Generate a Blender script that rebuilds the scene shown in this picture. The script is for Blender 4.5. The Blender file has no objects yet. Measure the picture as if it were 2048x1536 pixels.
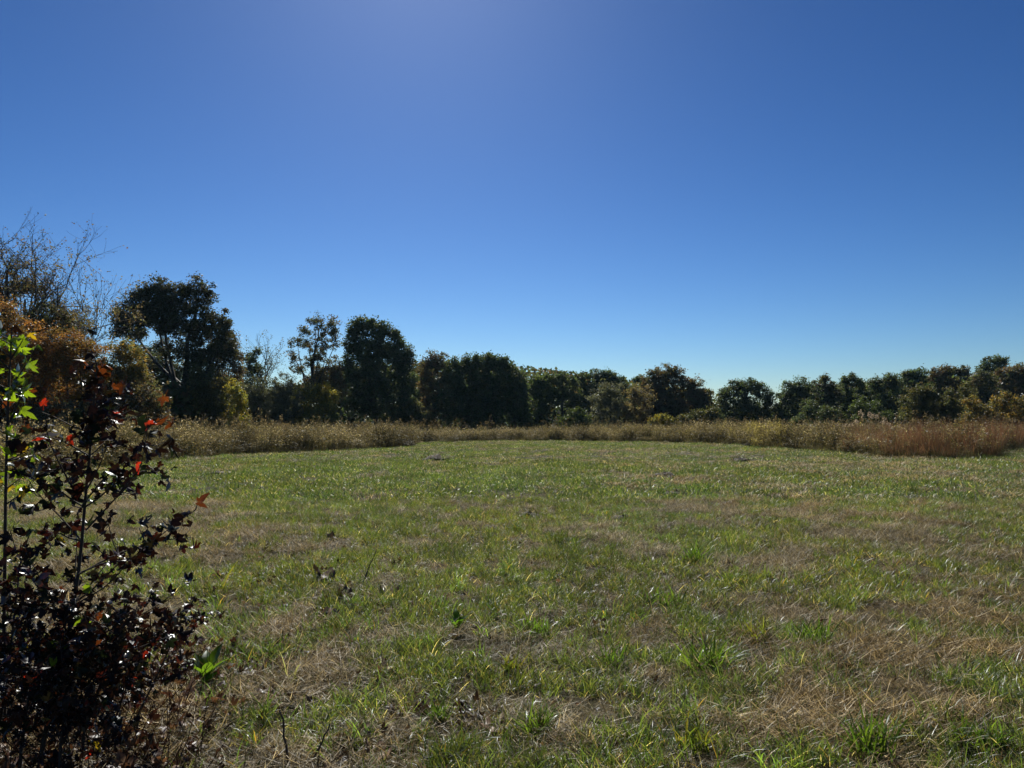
import bpy, math, random
import numpy as np

# ------------------------------------------------------------------ camera, sky, sun, exposure
S = bpy.context.scene
COL = S.collection
F_PX = 1450.0            # focal length in pixels of a 2048 px wide picture
PITCH = math.radians(3.08)
EYE = 1.6
cam = bpy.data.cameras.new('camera')
cam_ob = bpy.data.objects.new('camera', cam)
COL.objects.link(cam_ob)
cam.sensor_width = 36.0
cam.lens = 36.0 * F_PX / 2048.0
cam.clip_start = 0.05
cam.clip_end = 9000
cam_ob.location = (0, 0, EYE)
cam_ob.rotation_euler = (math.radians(90) + PITCH, 0, 0)
S.camera = cam_ob

SUN_EL = math.radians(41.3)
SUN_AZ = math.radians(-8.2)      # from +Y, towards +X positive
W = bpy.data.worlds.new('World')
S.world = W
W.use_nodes = True
nt = W.node_tree
bg = nt.nodes['Background']
sky = nt.nodes.new('ShaderNodeTexSky')
sky.sky_type = 'NISHITA'
sky.sun_disc = False
sky.sun_elevation = SUN_EL
sky.sun_rotation = SUN_AZ
sky.altitude = 300
sky.air_density = 1.0
sky.dust_density = 0.3
sky.ozone_density = 5.0
# camera-like contrast of the clear sky, the same in every direction
scl = nt.nodes.new('ShaderNodeVectorMath'); scl.operation = 'SCALE'; scl.inputs['Scale'].default_value = 0.466
gam = nt.nodes.new('ShaderNodeGamma'); gam.inputs['Gamma'].default_value = 1.6
hsv = nt.nodes.new('ShaderNodeHueSaturation'); hsv.inputs['Saturation'].default_value = 1.05
nt.links.new(sky.outputs[0], scl.inputs[0]); nt.links.new(scl.outputs[0], gam.inputs['Color'])
nt.links.new(gam.outputs[0], hsv.inputs['Color']); nt.links.new(hsv.outputs[0], bg.inputs[0])
bg.inputs[1].default_value = 0.053

sun = bpy.data.lights.new('sun', 'SUN')
sun.energy = 5.0
sun.angle = math.radians(0.53)
sun.color = (1.0, 0.94, 0.83)
sun_ob = bpy.data.objects.new('sun', sun)
COL.objects.link(sun_ob)
sun_ob.rotation_euler = (math.radians(90) - SUN_EL, 0, math.pi - SUN_AZ)
sun_ob.location = (0, 0, 60)

vs = S.view_settings
vs.view_transform = 'Standard'
vs.look = 'None'
vs.exposure = 0.5
vs.gamma = 1.0
vs.use_curve_mapping = False

rng = np.random.default_rng(7)
random.seed(7)

# ------------------------------------------------------------------ geometry helpers
CP, SP = math.cos(PITCH), math.sin(PITCH)

def vnoise(x, y, seed=0):
    """smooth value noise 0..1"""
    x = np.asarray(x, float); y = np.asarray(y, float)
    xi = np.floor(x).astype(np.int64); yi = np.floor(y).astype(np.int64)
    fx = x-xi; fy = y-yi
    fx = fx*fx*(3-2*fx); fy = fy*fy*(3-2*fy)
    def h(a, b):
        n = (a*374761393 + b*668265263 + seed*2147483) & 0x7fffffff
        n = ((n ^ (n >> 13))*1274126177) & 0x7fffffff
        n = n ^ (n >> 16)
        return (n & 0xffff)/65535.0
    return (h(xi, yi)*(1-fx)+h(xi+1, yi)*fx)*(1-fy) + (h(xi, yi+1)*(1-fx)+h(xi+1, yi+1)*fx)*fy

def gh(x, y):
    """height of the field"""
    x = np.asarray(x, float); y = np.asarray(y, float)
    r = 0.035*(vnoise(x*2.1, y*1.9, 91)-.5) + 0.030*np.sin(x*0.55+1.3)*np.sin(y*0.42+0.4) + 0.022*np.sin(x*1.35-y*0.8+2.0) + 0.012*np.sin(2.9*x+1.7*y)
    f = np.clip((y-1.5)/3.0, 0, 1)*np.clip((90-y)/40, 0, 1)
    return r*f

def at(px, py, Y):
    u = (px-1024)/F_PX; v = (768-py)/F_PX
    dy = CP - v*SP; dz = SP + v*CP
    t = Y/dy
    return np.array([u*t, Y, EYE + dz*t])

def ground(px, py):
    u = (px-1024)/F_PX; v = (768-py)/F_PX
    dy = CP - v*SP; dz = SP + v*CP
    t = -EYE/dz
    x, y = u*t, dy*t
    return np.array([x, y, float(gh(x, y))])

def fbm(x, y, seed=0):
    return 0.5*vnoise(x, y, seed)+0.3*vnoise(x*2.1+5, y*2.1, seed+1)+0.2*vnoise(x*4.3, y*4.3+9, seed+2)

def build_mesh(name, V, Q, mats, col=None, midx=None, smooth=False, T=None):
    """V (n,3); Q (m,4) quads; T (k,3) triangles; col (n,3)"""
    me = bpy.data.meshes.new(name)
    V = np.asarray(V, np.float32)
    Q = np.asarray(Q, np.int32).reshape(-1, 4) if Q is not None else np.zeros((0, 4), np.int32)
    T = np.asarray(T, np.int32).reshape(-1, 3) if T is not None else np.zeros((0, 3), np.int32)
    nq, ntr = len(Q), len(T)
    me.vertices.add(len(V)); me.vertices.foreach_set('co', V.ravel())
    me.loops.add(nq*4+ntr*3)
    me.loops.foreach_set('vertex_index', np.concatenate([Q.ravel(), T.ravel()]).astype(np.int32))
    me.polygons.add(nq+ntr)
    ls = np.concatenate([np.arange(nq)*4, nq*4+np.arange(ntr)*3]).astype(np.int32)
    me.polygons.foreach_set('loop_start', ls)
    if midx is not None:
        me.polygons.foreach_set('material_index', np.asarray(midx, np.int32))
    if smooth:
        me.polygons.foreach_set('use_smooth', np.ones(nq+ntr, bool))
    me.update(calc_edges=True)
    if col is not None:
        a = me.attributes.new('col', 'FLOAT_COLOR', 'POINT')
        c = np.ones((len(V), 4), np.float32); c[:, :3] = col
        a.data.foreach_set('color', c.ravel())
    for m in (mats if isinstance(mats, (list, tuple)) else [mats]):
        me.materials.append(m)
    return me

class MB:
    """collects tubes and quads for one mesh"""
    def __init__(s): s.V = []; s.Q = []; s.C = []; s.n = 0
    def add(s, V, Q, col=(1, 1, 1)):
        V = np.asarray(V, float); s.V.append(V); s.Q.append(np.asarray(Q, int)+s.n)
        c = np.empty((len(V), 3)); c[:] = col; s.C.append(c); s.n += len(V)
    def tube(s, P, R, k=5, col=(1, 1, 1)):
        P = np.asarray(P, float); n = len(P); R = np.broadcast_to(np.asarray(R, float), (n,))
        d = np.gradient(P, axis=0); d /= np.linalg.norm(d, axis=1)[:, None]+1e-9
        ref = np.array([0.31, 0.17, 0.93]) if abs(d[0][2]) < 0.8 else np.array([0.93, 0.3, 0.1])
        a = np.cross(d, ref); a /= np.linalg.norm(a, axis=1)[:, None]+1e-9
        b = np.cross(d, a)
        th = np.arange(k)*2*math.pi/k
        V = P[:, None, :] + R[:, None, None]*(np.cos(th)[None, :, None]*a[:, None, :]+np.sin(th)[None, :, None]*b[:, None, :])
        V = V.reshape(-1, 3)
        i = np.arange(n-1)[:, None]*k; j = np.arange(k)[None, :]; jn = (j+1) % k
        Q = np.stack([i+j, i+jn, i+k+jn, i+k+j], -1).reshape(-1, 4)
        s.add(V, Q, col)
    def mesh(s, name, mats, smooth=False):
        return build_mesh(name, np.concatenate(s.V), np.concatenate(s.Q), mats, np.concatenate(s.C), smooth=smooth)

def link(name, me, parent=None):
    o = bpy.data.objects.new(name, me); COL.objects.link(o)
    if parent is not None: o.parent = parent
    return o

def tag(o, label, cat, group=None):
    o['label'] = label; o['category'] = cat
    if group: o['group'] = group
    return o

def empty(name, loc):
    o = bpy.data.objects.new(name, None); COL.objects.link(o); o.location = loc; o.empty_display_size = 0.2
    return o

def rand_dirs(n):
    v = rng.normal(size=(n, 3)); return v/np.linalg.norm(v, axis=1)[:, None]

def leaf_quads(C, L, Wd, flat=0.0):
    """diamond shaped leaves at C; returns V, Q"""
    n = len(C)
    a = rand_dirs(n); nrm = rand_dirs(n); nrm[:, 2] += flat*np.sign(nrm[:, 2]+1e-9)
    b = np.cross(nrm, a); b /= np.linalg.norm(b, axis=1)[:, None]+1e-9
    a = np.cross(b, nrm); a /= np.linalg.norm(a, axis=1)[:, None]+1e-9
    L = np.broadcast_to(L, (n,))[:, None]; Wd = np.broadcast_to(Wd, (n,))[:, None]
    V = np.stack([C-a*L*0.5, C+b*Wd*0.5-a*L*0.08, C+a*L*0.5, C-b*Wd*0.5-a*L*0.08], 1).reshape(-1, 3)
    Q = np.arange(n*4).reshape(-1, 4)
    return V, Q

# ------------------------------------------------------------------ materials
def new_mat(name):
    m = bpy.data.materials.new(name); m.use_nodes = True
    m.node_tree.nodes.clear()
    return m, m.node_tree.nodes, m.node_tree.links

def foliage_mat(name, trans=0.35, gloss=0.08, rough=0.45, colour=None, use_attr=True, instancer=False, var=0.0, tgain=1.6, twarm=(1.15, 1.05, 0.55)):
    m, N, L = new_mat(name)
    out = N.new('ShaderNodeOutputMaterial')
    if use_attr:
        at_ = N.new('ShaderNodeAttribute'); at_.attribute_name = 'col'; csock = at_.outputs['Color']
    else:
        rgb = N.new('ShaderNodeRGB'); rgb.outputs[0].default_value = (*colour, 1); csock = rgb.outputs[0]
    if instancer:
        a2 = N.new('ShaderNodeAttribute'); a2.attribute_name = 'tint'; a2.attribute_type = 'INSTANCER'
        mx = N.new('ShaderNodeMix'); mx.data_type = 'RGBA'; mx.blend_type = 'MULTIPLY'; mx.inputs[0].default_value = 1
        L.new(csock, mx.inputs[6]); L.new(a2.outputs['Color'], mx.inputs[7]); csock = mx.outputs[2]
    if var > 0:
        tc = N.new('ShaderNodeTexCoord'); oi = N.new('ShaderNodeObjectInfo')
        nz = N.new('ShaderNodeTexNoise'); nz.noise_dimensions = '4D'; nz.inputs['Scale'].default_value = 28; nz.inputs['Detail'].default_value = 4
        L.new(tc.outputs['Object'], nz.inputs['Vector'])
        mw = N.new('ShaderNodeMath'); mw.operation = 'MULTIPLY'; mw.inputs[1].default_value = 40
        L.new(oi.outputs['Random'], mw.inputs[0]); L.new(mw.outputs[0], nz.inputs['W'])
        ra = N.new('ShaderNodeMapRange'); ra.inputs[1].default_value = 0.3; ra.inputs[2].default_value = 0.7
        ra.inputs[3].default_value = 1-var; ra.inputs[4].default_value = 1+var
        L.new(nz.outputs[0], ra.inputs[0])
        r2 = N.new('ShaderNodeMapRange'); r2.inputs[3].default_value = 1-var*0.8; r2.inputs[4].default_value = 1+var*0.8
        L.new(oi.outputs['Random'], r2.inputs[0])
        mm = N.new('ShaderNodeMath'); mm.operation = 'MULTIPLY'; L.new(ra.outputs[0], mm.inputs[0]); L.new(r2.outputs[0], mm.inputs[1])
        mx = N.new('ShaderNodeVectorMath'); mx.operation = 'SCALE'
        L.new(csock, mx.inputs[0]); L.new(mm.outputs[0], mx.inputs['Scale']); csock = mx.outputs[0]
    dif = N.new('ShaderNodeBsdfDiffuse'); L.new(csock, dif.inputs[0])
    tr = N.new('ShaderNodeBsdfTranslucent')
    tm = N.new('ShaderNodeVectorMath'); tm.operation = 'MULTIPLY'; tm.inputs[1].default_value = tuple(tgain*c for c in twarm)
    L.new(csock, tm.inputs[0]); L.new(tm.outputs[0], tr.inputs[0])
    mix = N.new('ShaderNodeMixShader'); mix.inputs[0].default_value = trans
    L.new(dif.outputs[0], mix.inputs[1]); L.new(tr.outputs[0], mix.inputs[2])
    gl = N.new('ShaderNodeBsdfGlossy'); gl.inputs['Roughness'].default_value = rough; gl.inputs[0].default_value = (0.9, 0.95, 1, 1)
    fr = N.new('ShaderNodeFresnel'); fr.inputs[0].default_value = 1.4
    fm = N.new('ShaderNodeMath'); fm.operation = 'MULTIPLY_ADD'; fm.inputs[1].default_value = gloss*1.6; fm.inputs[2].default_value = gloss*0.12
    fm.use_clamp = True
    L.new(fr.outputs[0], fm.inputs[0])
    m2 = N.new('ShaderNodeMixShader'); L.new(fm.outputs[0], m2.inputs[0])
    L.new(mix.outputs[0], m2.inputs[1]); L.new(gl.outputs[0], m2.inputs[2])
    L.new(m2.outputs[0], out.inputs[0])
    return m

def bark_mat(name, colour, scale=6):
    m, N, L = new_mat(name)
    out = N.new('ShaderNodeOutputMaterial'); b = N.new('ShaderNodeBsdfPrincipled')
    b.inputs['Roughness'].default_value = 0.85
    tc = N.new('ShaderNodeTexCoord'); nz = N.new('ShaderNodeTexNoise'); nz.inputs['Scale'].default_value = scale; nz.inputs['Detail'].default_value = 6
    L.new(tc.outputs['Object'], nz.inputs['Vector'])
    cr = N.new('ShaderNodeValToRGB')
    cr.color_ramp.elements[0].position = 0.3; cr.color_ramp.elements[1].position = 0.75
    cr.color_ramp.elements[0].color = (*[c*0.55 for c in colour], 1); cr.color_ramp.elements[1].color = (*[c*1.35 for c in colour], 1)
    L.new(nz.outputs[0], cr.inputs[0]); L.new(cr.outputs[0], b.inputs['Base Color'])
    bp = N.new('ShaderNodeBump'); bp.inputs['Strength'].default_value = 0.5; bp.inputs['Distance'].default_value = 0.01
    L.new(nz.outputs[0], bp.inputs['Height']); L.new(bp.outputs[0], b.inputs['Normal'])
    L.new(b.outputs[0], out.inputs[0])
    return m

M_LEAF = foliage_mat('tree_foliage', trans=0.42, gloss=0.03, rough=0.5, tgain=1.9, twarm=(1.1, 1.05, 0.6))
M_WEED = foliage_mat('dry_weeds', trans=0.45, gloss=0.02, rough=0.5, instancer=True, tgain=1.3, twarm=(1.1, 1.0, 0.75))
M_GRASS = foliage_mat('meadow_grass', trans=0.42, gloss=0.034, rough=0.42, instancer=True, tgain=2.85, twarm=(1.1, 1.1, 0.52))
M_STRAW = foliage_mat('cut_straw', trans=0.36, gloss=0.018, rough=0.5, instancer=True, tgain=1.2, twarm=(1.05, 1.0, 0.8))
M_TUFT = foliage_mat('tuft_grass', trans=0.52, gloss=0.02, rough=0.35, tgain=1.7, twarm=(1.1, 1.1, 0.45))
M_BARK = bark_mat('bark_dark', (0.05, 0.042, 0.035), 3)
M_BARK_PALE = bark_mat('bark_pale', (0.16, 0.14, 0.11), 3)
M_BARK_GREY = bark_mat('bark_grey', (0.085, 0.075, 0.062), 3)
M_TWIG = bark_mat('sapling_bark', (0.045, 0.036, 0.03), 40)
M_STICK = bark_mat('stick_bark', (0.06, 0.047, 0.036), 40)

# ------------------------------------------------------------------ ground and far hill
def axis(lo, hi, fine, n):
    t = np.linspace(-1, 1, n); k = 9.0
    return np.sinh(t*k)/math.sinh(k)*hi
xs = axis(0, 3000, 0, 221)
ys = np.concatenate([np.linspace(-60, 0, 8)[:-1], np.geomspace(1.0, 4001, 300)-1.0])
X, Y = np.meshgrid(xs, ys)
Z = gh(X, Y)
V = np.stack([X, Y, Z], -1).reshape(-1, 3)
nx = len(xs)
i, j = np.meshgrid(np.arange(len(ys)-1), np.arange(nx-1), indexing='ij')
Q = np.stack([i*nx+j, i*nx+j+1, (i+1)*nx+j+1, (i+1)*nx+j], -1).reshape(-1, 4)
m, N, L = new_mat('field_soil')
out = N.new('ShaderNodeOutputMaterial'); b = N.new('ShaderNodeBsdfPrincipled'); b.inputs['Roughness'].default_value = 0.95
b.inputs['Specular IOR Level'].default_value = 0.1
geo = N.new('ShaderNodeNewGeometry')
n1 = N.new('ShaderNodeTexNoise'); n1.inputs['Scale'].default_value = 0.5; n1.inputs['Detail'].default_value = 8; n1.inputs['Roughness'].default_value = 0.7
n2 = N.new('ShaderNodeTexNoise'); n2.inputs['Scale'].default_value = 30; n2.inputs['Detail'].default_value = 6
L.new(geo.outputs['Position'], n1.inputs['Vector']); L.new(geo.outputs['Position'], n2.inputs['Vector'])
c1 = N.new('ShaderNodeValToRGB'); c1.color_ramp.elements[0].position = 0.4; c1.color_ramp.elements[1].position = 0.62
c1.color_ramp.elements[0].color = (0.034, 0.034, 0.016, 1); c1.color_ramp.elements[1].color = (0.080, 0.062, 0.033, 1)
L.new(n1.outputs[0], c1.inputs[0])
c2 = N.new('ShaderNodeMapRange'); c2.inputs[1].default_value = 0.3; c2.inputs[2].default_value = 0.7; c2.inputs[3].default_value = 0.55; c2.inputs[4].default_value = 1.3
L.new(n2.outputs[0], c2.inputs[0])
mu = N.new('ShaderNodeVectorMath'); mu.operation = 'SCALE'; L.new(c1.outputs[0], mu.inputs[0]); L.new(c2.outputs[0], mu.inputs['Scale'])
L.new(mu.outputs[0], b.inputs['Base Color'])
bp = N.new('ShaderNodeBump'); bp.inputs['Strength'].default_value = 0.8; bp.inputs['Distance'].default_value = 0.03
L.new(n2.outputs[0], bp.inputs['Height']); L.new(bp.outputs[0], b.inputs['Normal'])
L.new(b.outputs[0], out.inputs[0])
g = link('ground', build_mesh('ground', V, Q, m, smooth=True)); g['kind'] = 'structure'

# low wooded ridge far behind the trees
m, N, L = new_mat('distant_woods')
out = N.new('ShaderNodeOutputMaterial'); b = N.new('ShaderNodeBsdfDiffuse')
geo = N.new('ShaderNodeNewGeometry'); n1 = N.new('ShaderNodeTexNoise'); n1.inputs['Scale'].default_value = 0.12; n1.inputs['Detail'].default_value = 6
L.new(geo.outputs['Position'], n1.inputs['Vector'])
c1 = N.new('ShaderNodeValToRGB'); c1.color_ramp.elements[0].color = (0.03, 0.042, 0.03, 1); c1.color_ramp.elements[1].color = (0.075, 0.07, 0.05, 1)
c1.color_ramp.elements[0].position = 0.35; c1.color_ramp.elements[1].position = 0.65
L.new(n1.outputs[0], c1.inputs[0]); L.new(c1.outputs[0], b.inputs[0]); L.new(b.outputs[0], out.inputs[0])
hx = np.linspace(-1400, 1500, 420); hy = np.linspace(700, 1300, 24)
HX, HY = np.meshgrid(hx, hy)
prof = 15 + 12*fbm(HX/300+3, HY*0+1, 3)+ 4*vnoise(HX/14, HY/14, 5) + 2*vnoise(HX/6, HY/6, 6)
HZ = prof*np.sin(np.clip((HY-700)/600, 0, 1)*math.pi)**0.6 - 1.0
V = np.stack([HX, HY, HZ], -1).reshape(-1, 3); nx = len(hx)
i, j = np.meshgrid(np.arange(len(hy)-1), np.arange(nx-1), indexing='ij')
Q = np.stack([i*nx+j, i*nx+j+1, (i+1)*nx+j+1, (i+1)*nx+j], -1).reshape(-1, 4)
h = link('hills', build_mesh('hills', V, Q, m, smooth=True)); h['kind'] = 'structure'

# thin blue volume added over the field to imitate lens glare on dark trees
hv = np.array([(x, y, z) for z in (-40, 45) for y in (-70, 1400) for x in (-1500, 1600)], float)
hm = bpy.data.materials.new('glare_veil'); hm.use_nodes = True; hm.node_tree.nodes.clear()
ho = hm.node_tree.nodes.new('ShaderNodeOutputMaterial'); hp = hm.node_tree.nodes.new('ShaderNodeVolumePrincipled')
hp.inputs['Color'].default_value = (0.42, 0.74, 1.0, 1); hp.inputs['Density'].default_value = 0.00009; hp.inputs['Anisotropy'].default_value = 0.3
hm.node_tree.links.new(hp.outputs[0], ho.inputs['Volume'])
hz = link('glare_veil', build_mesh('glare_veil', hv, [(0, 2, 3, 1), (4, 5, 7, 6), (0, 1, 5, 4), (2, 6, 7, 3), (0, 4, 6, 2), (1, 3, 7, 5)], hm)); hz['kind'] = 'stuff'

# ------------------------------------------------------------------ trees and bushes
PAL = {
    'dark':   [(0.044, 0.068, 0.031), (0.058, 0.085, 0.037), (0.068, 0.076, 0.037)],
    'oak': [(0.036, 0.044, 0.022), (0.048, 0.042, 0.025), (0.042, 0.048, 0.024)],
    'darkbrown': [(0.058, 0.068, 0.034), (0.093, 0.071, 0.041), (0.068, 0.078, 0.037)],
    'brown':  [(0.105, 0.068, 0.039), (0.093, 0.076, 0.043), (0.076, 0.082, 0.041)],
    'russet': [(0.218, 0.098, 0.032), (0.149, 0.076, 0.030), (0.128, 0.099, 0.042), (0.184, 0.109, 0.034)],
    'olive':  [(0.076, 0.084, 0.030), (0.060, 0.071, 0.028), (0.092, 0.080, 0.032)],
    'green':  [(0.054, 0.081, 0.027), (0.043, 0.065, 0.024), (0.071, 0.092, 0.027)],
    'yellow': [(0.230, 0.207, 0.034), (0.138, 0.144, 0.034), (0.120, 0.143, 0.042), (0.265, 0.207, 0.034)],
    'grey':   [(0.083, 0.093, 0.068), (0.098, 0.099, 0.072), (0.085, 0.095, 0.061)],
    'tan':    [(0.149, 0.121, 0.069), (0.135, 0.128, 0.072), (0.127, 0.098, 0.057)],
    'ochre':  [(0.196, 0.127, 0.032), (0.135, 0.120, 0.042), (0.090, 0.093, 0.039)],
}

def crown_arrays(lobes, d, pal, leaf=0.30, dens=1.0, clump=0.62, fill=46, depth=0.85, shell=0.45):
    """leaf clumps spread through ellipsoid lobes given as (px, py, rx, ry[, dy])"""
    Cs, tints, ctr = [], [], []
    for lb in lobes:
        px, py, rx, ry = lb[0], lb[1], lb[2]*1.16, lb[3]*1.16; dd = d+(lb[4] if len(lb) > 4 else 0)
        c = at(px, py, dd); k = dd/F_PX
        R = np.array([rx*k, max(rx, ry)*k*depth, ry*k])
        area = math.pi*R[0]*R[2]
        n = max(4, int(dens*area*4.6/(clump**2*3.14)))
        rr = rng.random(n)**shell
        P = rand_dirs(n)*rr[:, None]
        cl = c + P*np.maximum(R-clump*0.55, clump*0.2)
        cl = cl[cl[:, 2] > 0.25]
        ctr.append(cl)
    ctr = np.concatenate(ctr)
    n = len(ctr)
    rad = clump*rng.uniform(0.5, 1.3, n)
    nl = (fill*1.30*rng.uniform(0.6, 1.3, n)).astype(int)
    idx = np.repeat(np.arange(n), nl)
    off = rand_dirs(len(idx))*(rng.random(len(idx))**0.5)[:, None]*rad[idx][:, None]
    off[:, 2] *= 0.8
    off *= np.where(rng.random(len(idx)) < .10, rng.uniform(1.2, 1.9, len(idx)), 1.0)[:, None]
    C = ctr[idx]+off
    leaf *= .75
    base = np.array(PAL[pal])
    ci = rng.integers(0, len(base), n)
    ctint = rng.uniform(0.72, 1.32, n)
    lc = base[np.where(rng.random(len(idx)) < 0.65, ci[idx], rng.integers(0, len(base), len(idx)))]*ctint[idx][:, None]*rng.uniform(0.75, 1.3, len(idx))[:, None]
    keep = C[:, 2] > 0.05
    C, lc = C[keep], lc[keep]
    L = leaf*rng.uniform(0.7, 1.35, len(C))
    V, Q = leaf_quads(C, L, L*0.62, 0.35)
    return V, Q, np.repeat(lc, 4, 0), ctr

def wiggle(p0, p1, n, amp):
    t = np.linspace(0, 1, n)[:, None]
    P = p0+(p1-p0)*t
    w = rng.normal(size=(n, 3))*amp*np.linalg.norm(p1-p0)
    w[0] = 0; w[-1] = 0
    return P+w

def tree(name, label, cat, d, bx, lobes, pal, group=None, trunk_r=0.22, fork=0.35, limbs=True, bark=None, ntrunk=1, **kw):
    base = at(bx, 846, d); base[2] = float(gh(base[0], base[1]))-0.05
    V, Q, c, ctr = crown_arrays(lobes, d, pal, **kw)
    o = empty(name, base); tag(o, label, cat, group)
    link('crown', build_mesh('crown', V-base, Q, M_LEAF, c), o)
    mb = MB()
    tops = [at(l[0], l[1], d+(l[4] if len(l) > 4 else 0)) for l in lobes]
    top = max(tops, key=lambda p: p[2])
    for s in range(ntrunk):
        b0 = base+np.array([rng.uniform(-.25, .25)*s, rng.uniform(-.2, .2)*s, 0])
        tp = tops[s % len(tops)] if ntrunk > 1 else top
        fk = b0+(tp-b0)*np.array([0.35, 0.35, fork])
        P = np.concatenate([wiggle(b0, fk, 5, 0.012), wiggle(fk, tp, 5, 0.02)[1:]])
        mb.tube(P-base, np.interp(np.linspace(0, 1, len(P)), [0, .06, .4, 1], [trunk_r*1.35, trunk_r, trunk_r*.7, trunk_r*.15]), 7)
        if limbs and s == 0:
            for tpp in (tops if len(tops) <= 9 else [tops[q] for q in rng.permutation(len(tops))[:9]]):
                t = rng.uniform(0.55, 1.0)
                st = b0+(fk-b0)*t
                mid = st+(tpp-st)*0.5; mid[2] -= 0.08*abs(tpp[2]-st[2])
                PP = np.stack([st, st+(mid-st)*.5+rng.normal(size=3)*.05, mid, mid+(tpp-mid)*.6+rng.normal(size=3)*.1, tpp])
                mb.tube(PP-base, trunk_r*np.array([.40, .34, .27, .18, .07]), 5)
            pick = rng.permutation(len(ctr))[:min(60, len(ctr))]
            anchors = np.array(tops+[fk, b0+(tp-b0)*.6, (fk+tp)/2])
            for q in pick:
                e = ctr[q]
                dd = np.linalg.norm(anchors-e, axis=1)+2.0*np.maximum(0, anchors[:, 2]-e[2])
                a = anchors[np.argmin(dd)]
                PP = wiggle(a, e, 4, 0.06)
                mb.tube(PP-base, trunk_r*np.array([.2, .15, .1, .04]), 3)
    link('trunk', mb.mesh('trunk', bark or M_BARK, True), o)
    return o

def bare_tree(name, label, cat, d, bx, tips, pal, trunk_top, trunk_r=0.16, nleaf=2500, twig=5, group=None, bark=None, leaf=0.16, spread=1.0, levels=3):
    """airy tree: branches forking to thin twigs, few leaves. tips: pixel points the limbs reach"""
    base = at(bx, 846, d); base[2] = float(gh(base[0], base[1]))-0.05
    o = empty(name, base); tag(o, label, cat, group)
    mb = MB(); mbt = MB(); ends = []
    tt = at(*trunk_top, d)
    P = wiggle(base, tt, 7, 0.012)
    mb.tube(P-base, np.linspace(trunk_r*1.2, trunk_r*.4, 7), 7)
    def grow(p, dirv, length, r, lev):
        n = 5
        pts = [p]; v = dirv.copy()
        for _ in range(n-1):
            v = v+rng.normal(size=3)*0.16; v[2] += 0.03; v /= np.linalg.norm(v)
            pts.append(pts[-1]+v*length/(n-1))
        pts = np.array(pts)
        (mb if lev >= 2 else mbt).tube(pts-base, np.linspace(r, max(r*.35, .006), n), 4 if lev >= 2 else 3)
        if lev == 0:
            ends.append(pts[2]); ends.append(pts[-1]); return
        for q in range(twig):
            t = rng.uniform(0.25, 1.0); k = t*(n-1); a = int(min(k, n-2)); pp = pts[a]+(pts[a+1]-pts[a])*(k-a)
            dv = v+rng.normal(size=3)*0.75*spread; dv[2] += 0.15; dv /= np.linalg.norm(dv)
            grow(pp, dv, length*rng.uniform(.4, .65), r*.5, lev-1)
    for (px, py, *dy) in tips:
        e = at(px, py, d+(dy[0] if dy else rng.uniform(-1.5, 1.5)))
        k = rng.integers(2, 6)
        st = P[k]
        if st[2] > e[2]-0.5: st = P[2]
        dv = e-st; ln = np.linalg.norm(dv)
        grow(st, dv/ln, ln*0.92, trunk_r*.45, levels)
    link('trunk', mb.mesh('trunk', bark or M_BARK, True), o)
    link('twigs', mbt.mesh('twigs', bark or M_BARK, False), o)
    ends = np.array(ends)
    if nleaf:
        wt = vnoise(ends[:, 0]*0.8, ends[:, 2]*0.8, 21)**2+0.05
        C = ends[rng.choice(len(ends), nleaf, p=wt/wt.sum())]+rng.normal(size=(nleaf, 3))*0.16
        bc = np.array(PAL[pal]); lc = bc[rng.integers(0, len(bc), nleaf)]*rng.uniform(.7, 1.3, nleaf)[:, None]
        L = leaf*rng.uniform(.7, 1.3, nleaf)
        V, Q = leaf_quads(C-base, L, L*.6)
        link('crown', build_mesh('crown', V, Q, M_LEAF, np.repeat(lc, 4, 0)), o)
    return o

# --- the wood edge left of the field
bare_tree('bare_tree', 'tall nearly bare tree with thin forking branches, highest of the wood edge', 'tree', 52, 12,
          [(-40, 545), (-15, 515), (4, 490), (24, 515), (44, 545), (-60, 570), (60, 580), (74, 575)], 'brown', (14, 540), 0.22, 5200, 5, bark=M_BARK)
bare_tree('bare_tree', 'airy bare tree with drooping outer twigs beside the tallest bare tree', 'tree', 50, 40,
          [(55, 530), (75, 540), (95, 545), (110, 570), (125, 580), (70, 575), (138, 580), (146, 595)], 'brown', (50, 600), 0.17, 3600, 5)
bare_tree('bare_tree', 'slim tan tree with sparse curled leaves between bare trees and big dark oak', 'tree', 54, 150,
          [(125, 620), (138, 605), (150, 600), (158, 615), (152, 640), (118, 650), (140, 645)], 'tan', (148, 660), 0.11, 2600, 5, levels=2, leaf=0.17, spread=.42)
tree('round_tree', 'dark rounded tree crown rising behind the russet thicket', 'tree', 50, 98,
     [(95, 640, 46, 40), (125, 665, 30, 40), (65, 660, 30, 40), (95, 720, 60, 70)], 'darkbrown', leaf=0.2, clump=.5, trunk_r=.15)
tree('russet_tree', 'tall orange brown shrubby tree at the outer end of the thicket', 'tree', 42, 5,
     [(-10, 640, 45, 55), (22, 668, 42, 60), (-30, 740, 60, 80), (20, 790, 60, 60)], 'russet', leaf=0.17, clump=.45, trunk_r=.1)
tree('russet_tree', 'orange brown shrubby tree with a rounded top beside the outermost russet one', 'tree', 43, 70,
     [(65, 684, 50, 48), (95, 725, 52, 60), (50, 780, 60, 70)], 'russet', leaf=0.17, clump=.45, trunk_r=.1)
tree('russet_tree', 'broad orange brown shrubby tree in the middle of the thicket', 'tree', 44, 140,
     [(132, 700, 55, 50), (172, 722, 46, 52), (140, 790, 70, 65)], 'russet', leaf=0.17, clump=.45, trunk_r=.1)
tree('brown_tree', 'dull brown shrubby tree with thin top before the bare tan tree', 'tree', 45, 205,
     [(200, 735, 42, 52), (215, 790, 55, 60)], 'brown', leaf=0.17, clump=.45, trunk_r=.09)
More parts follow.
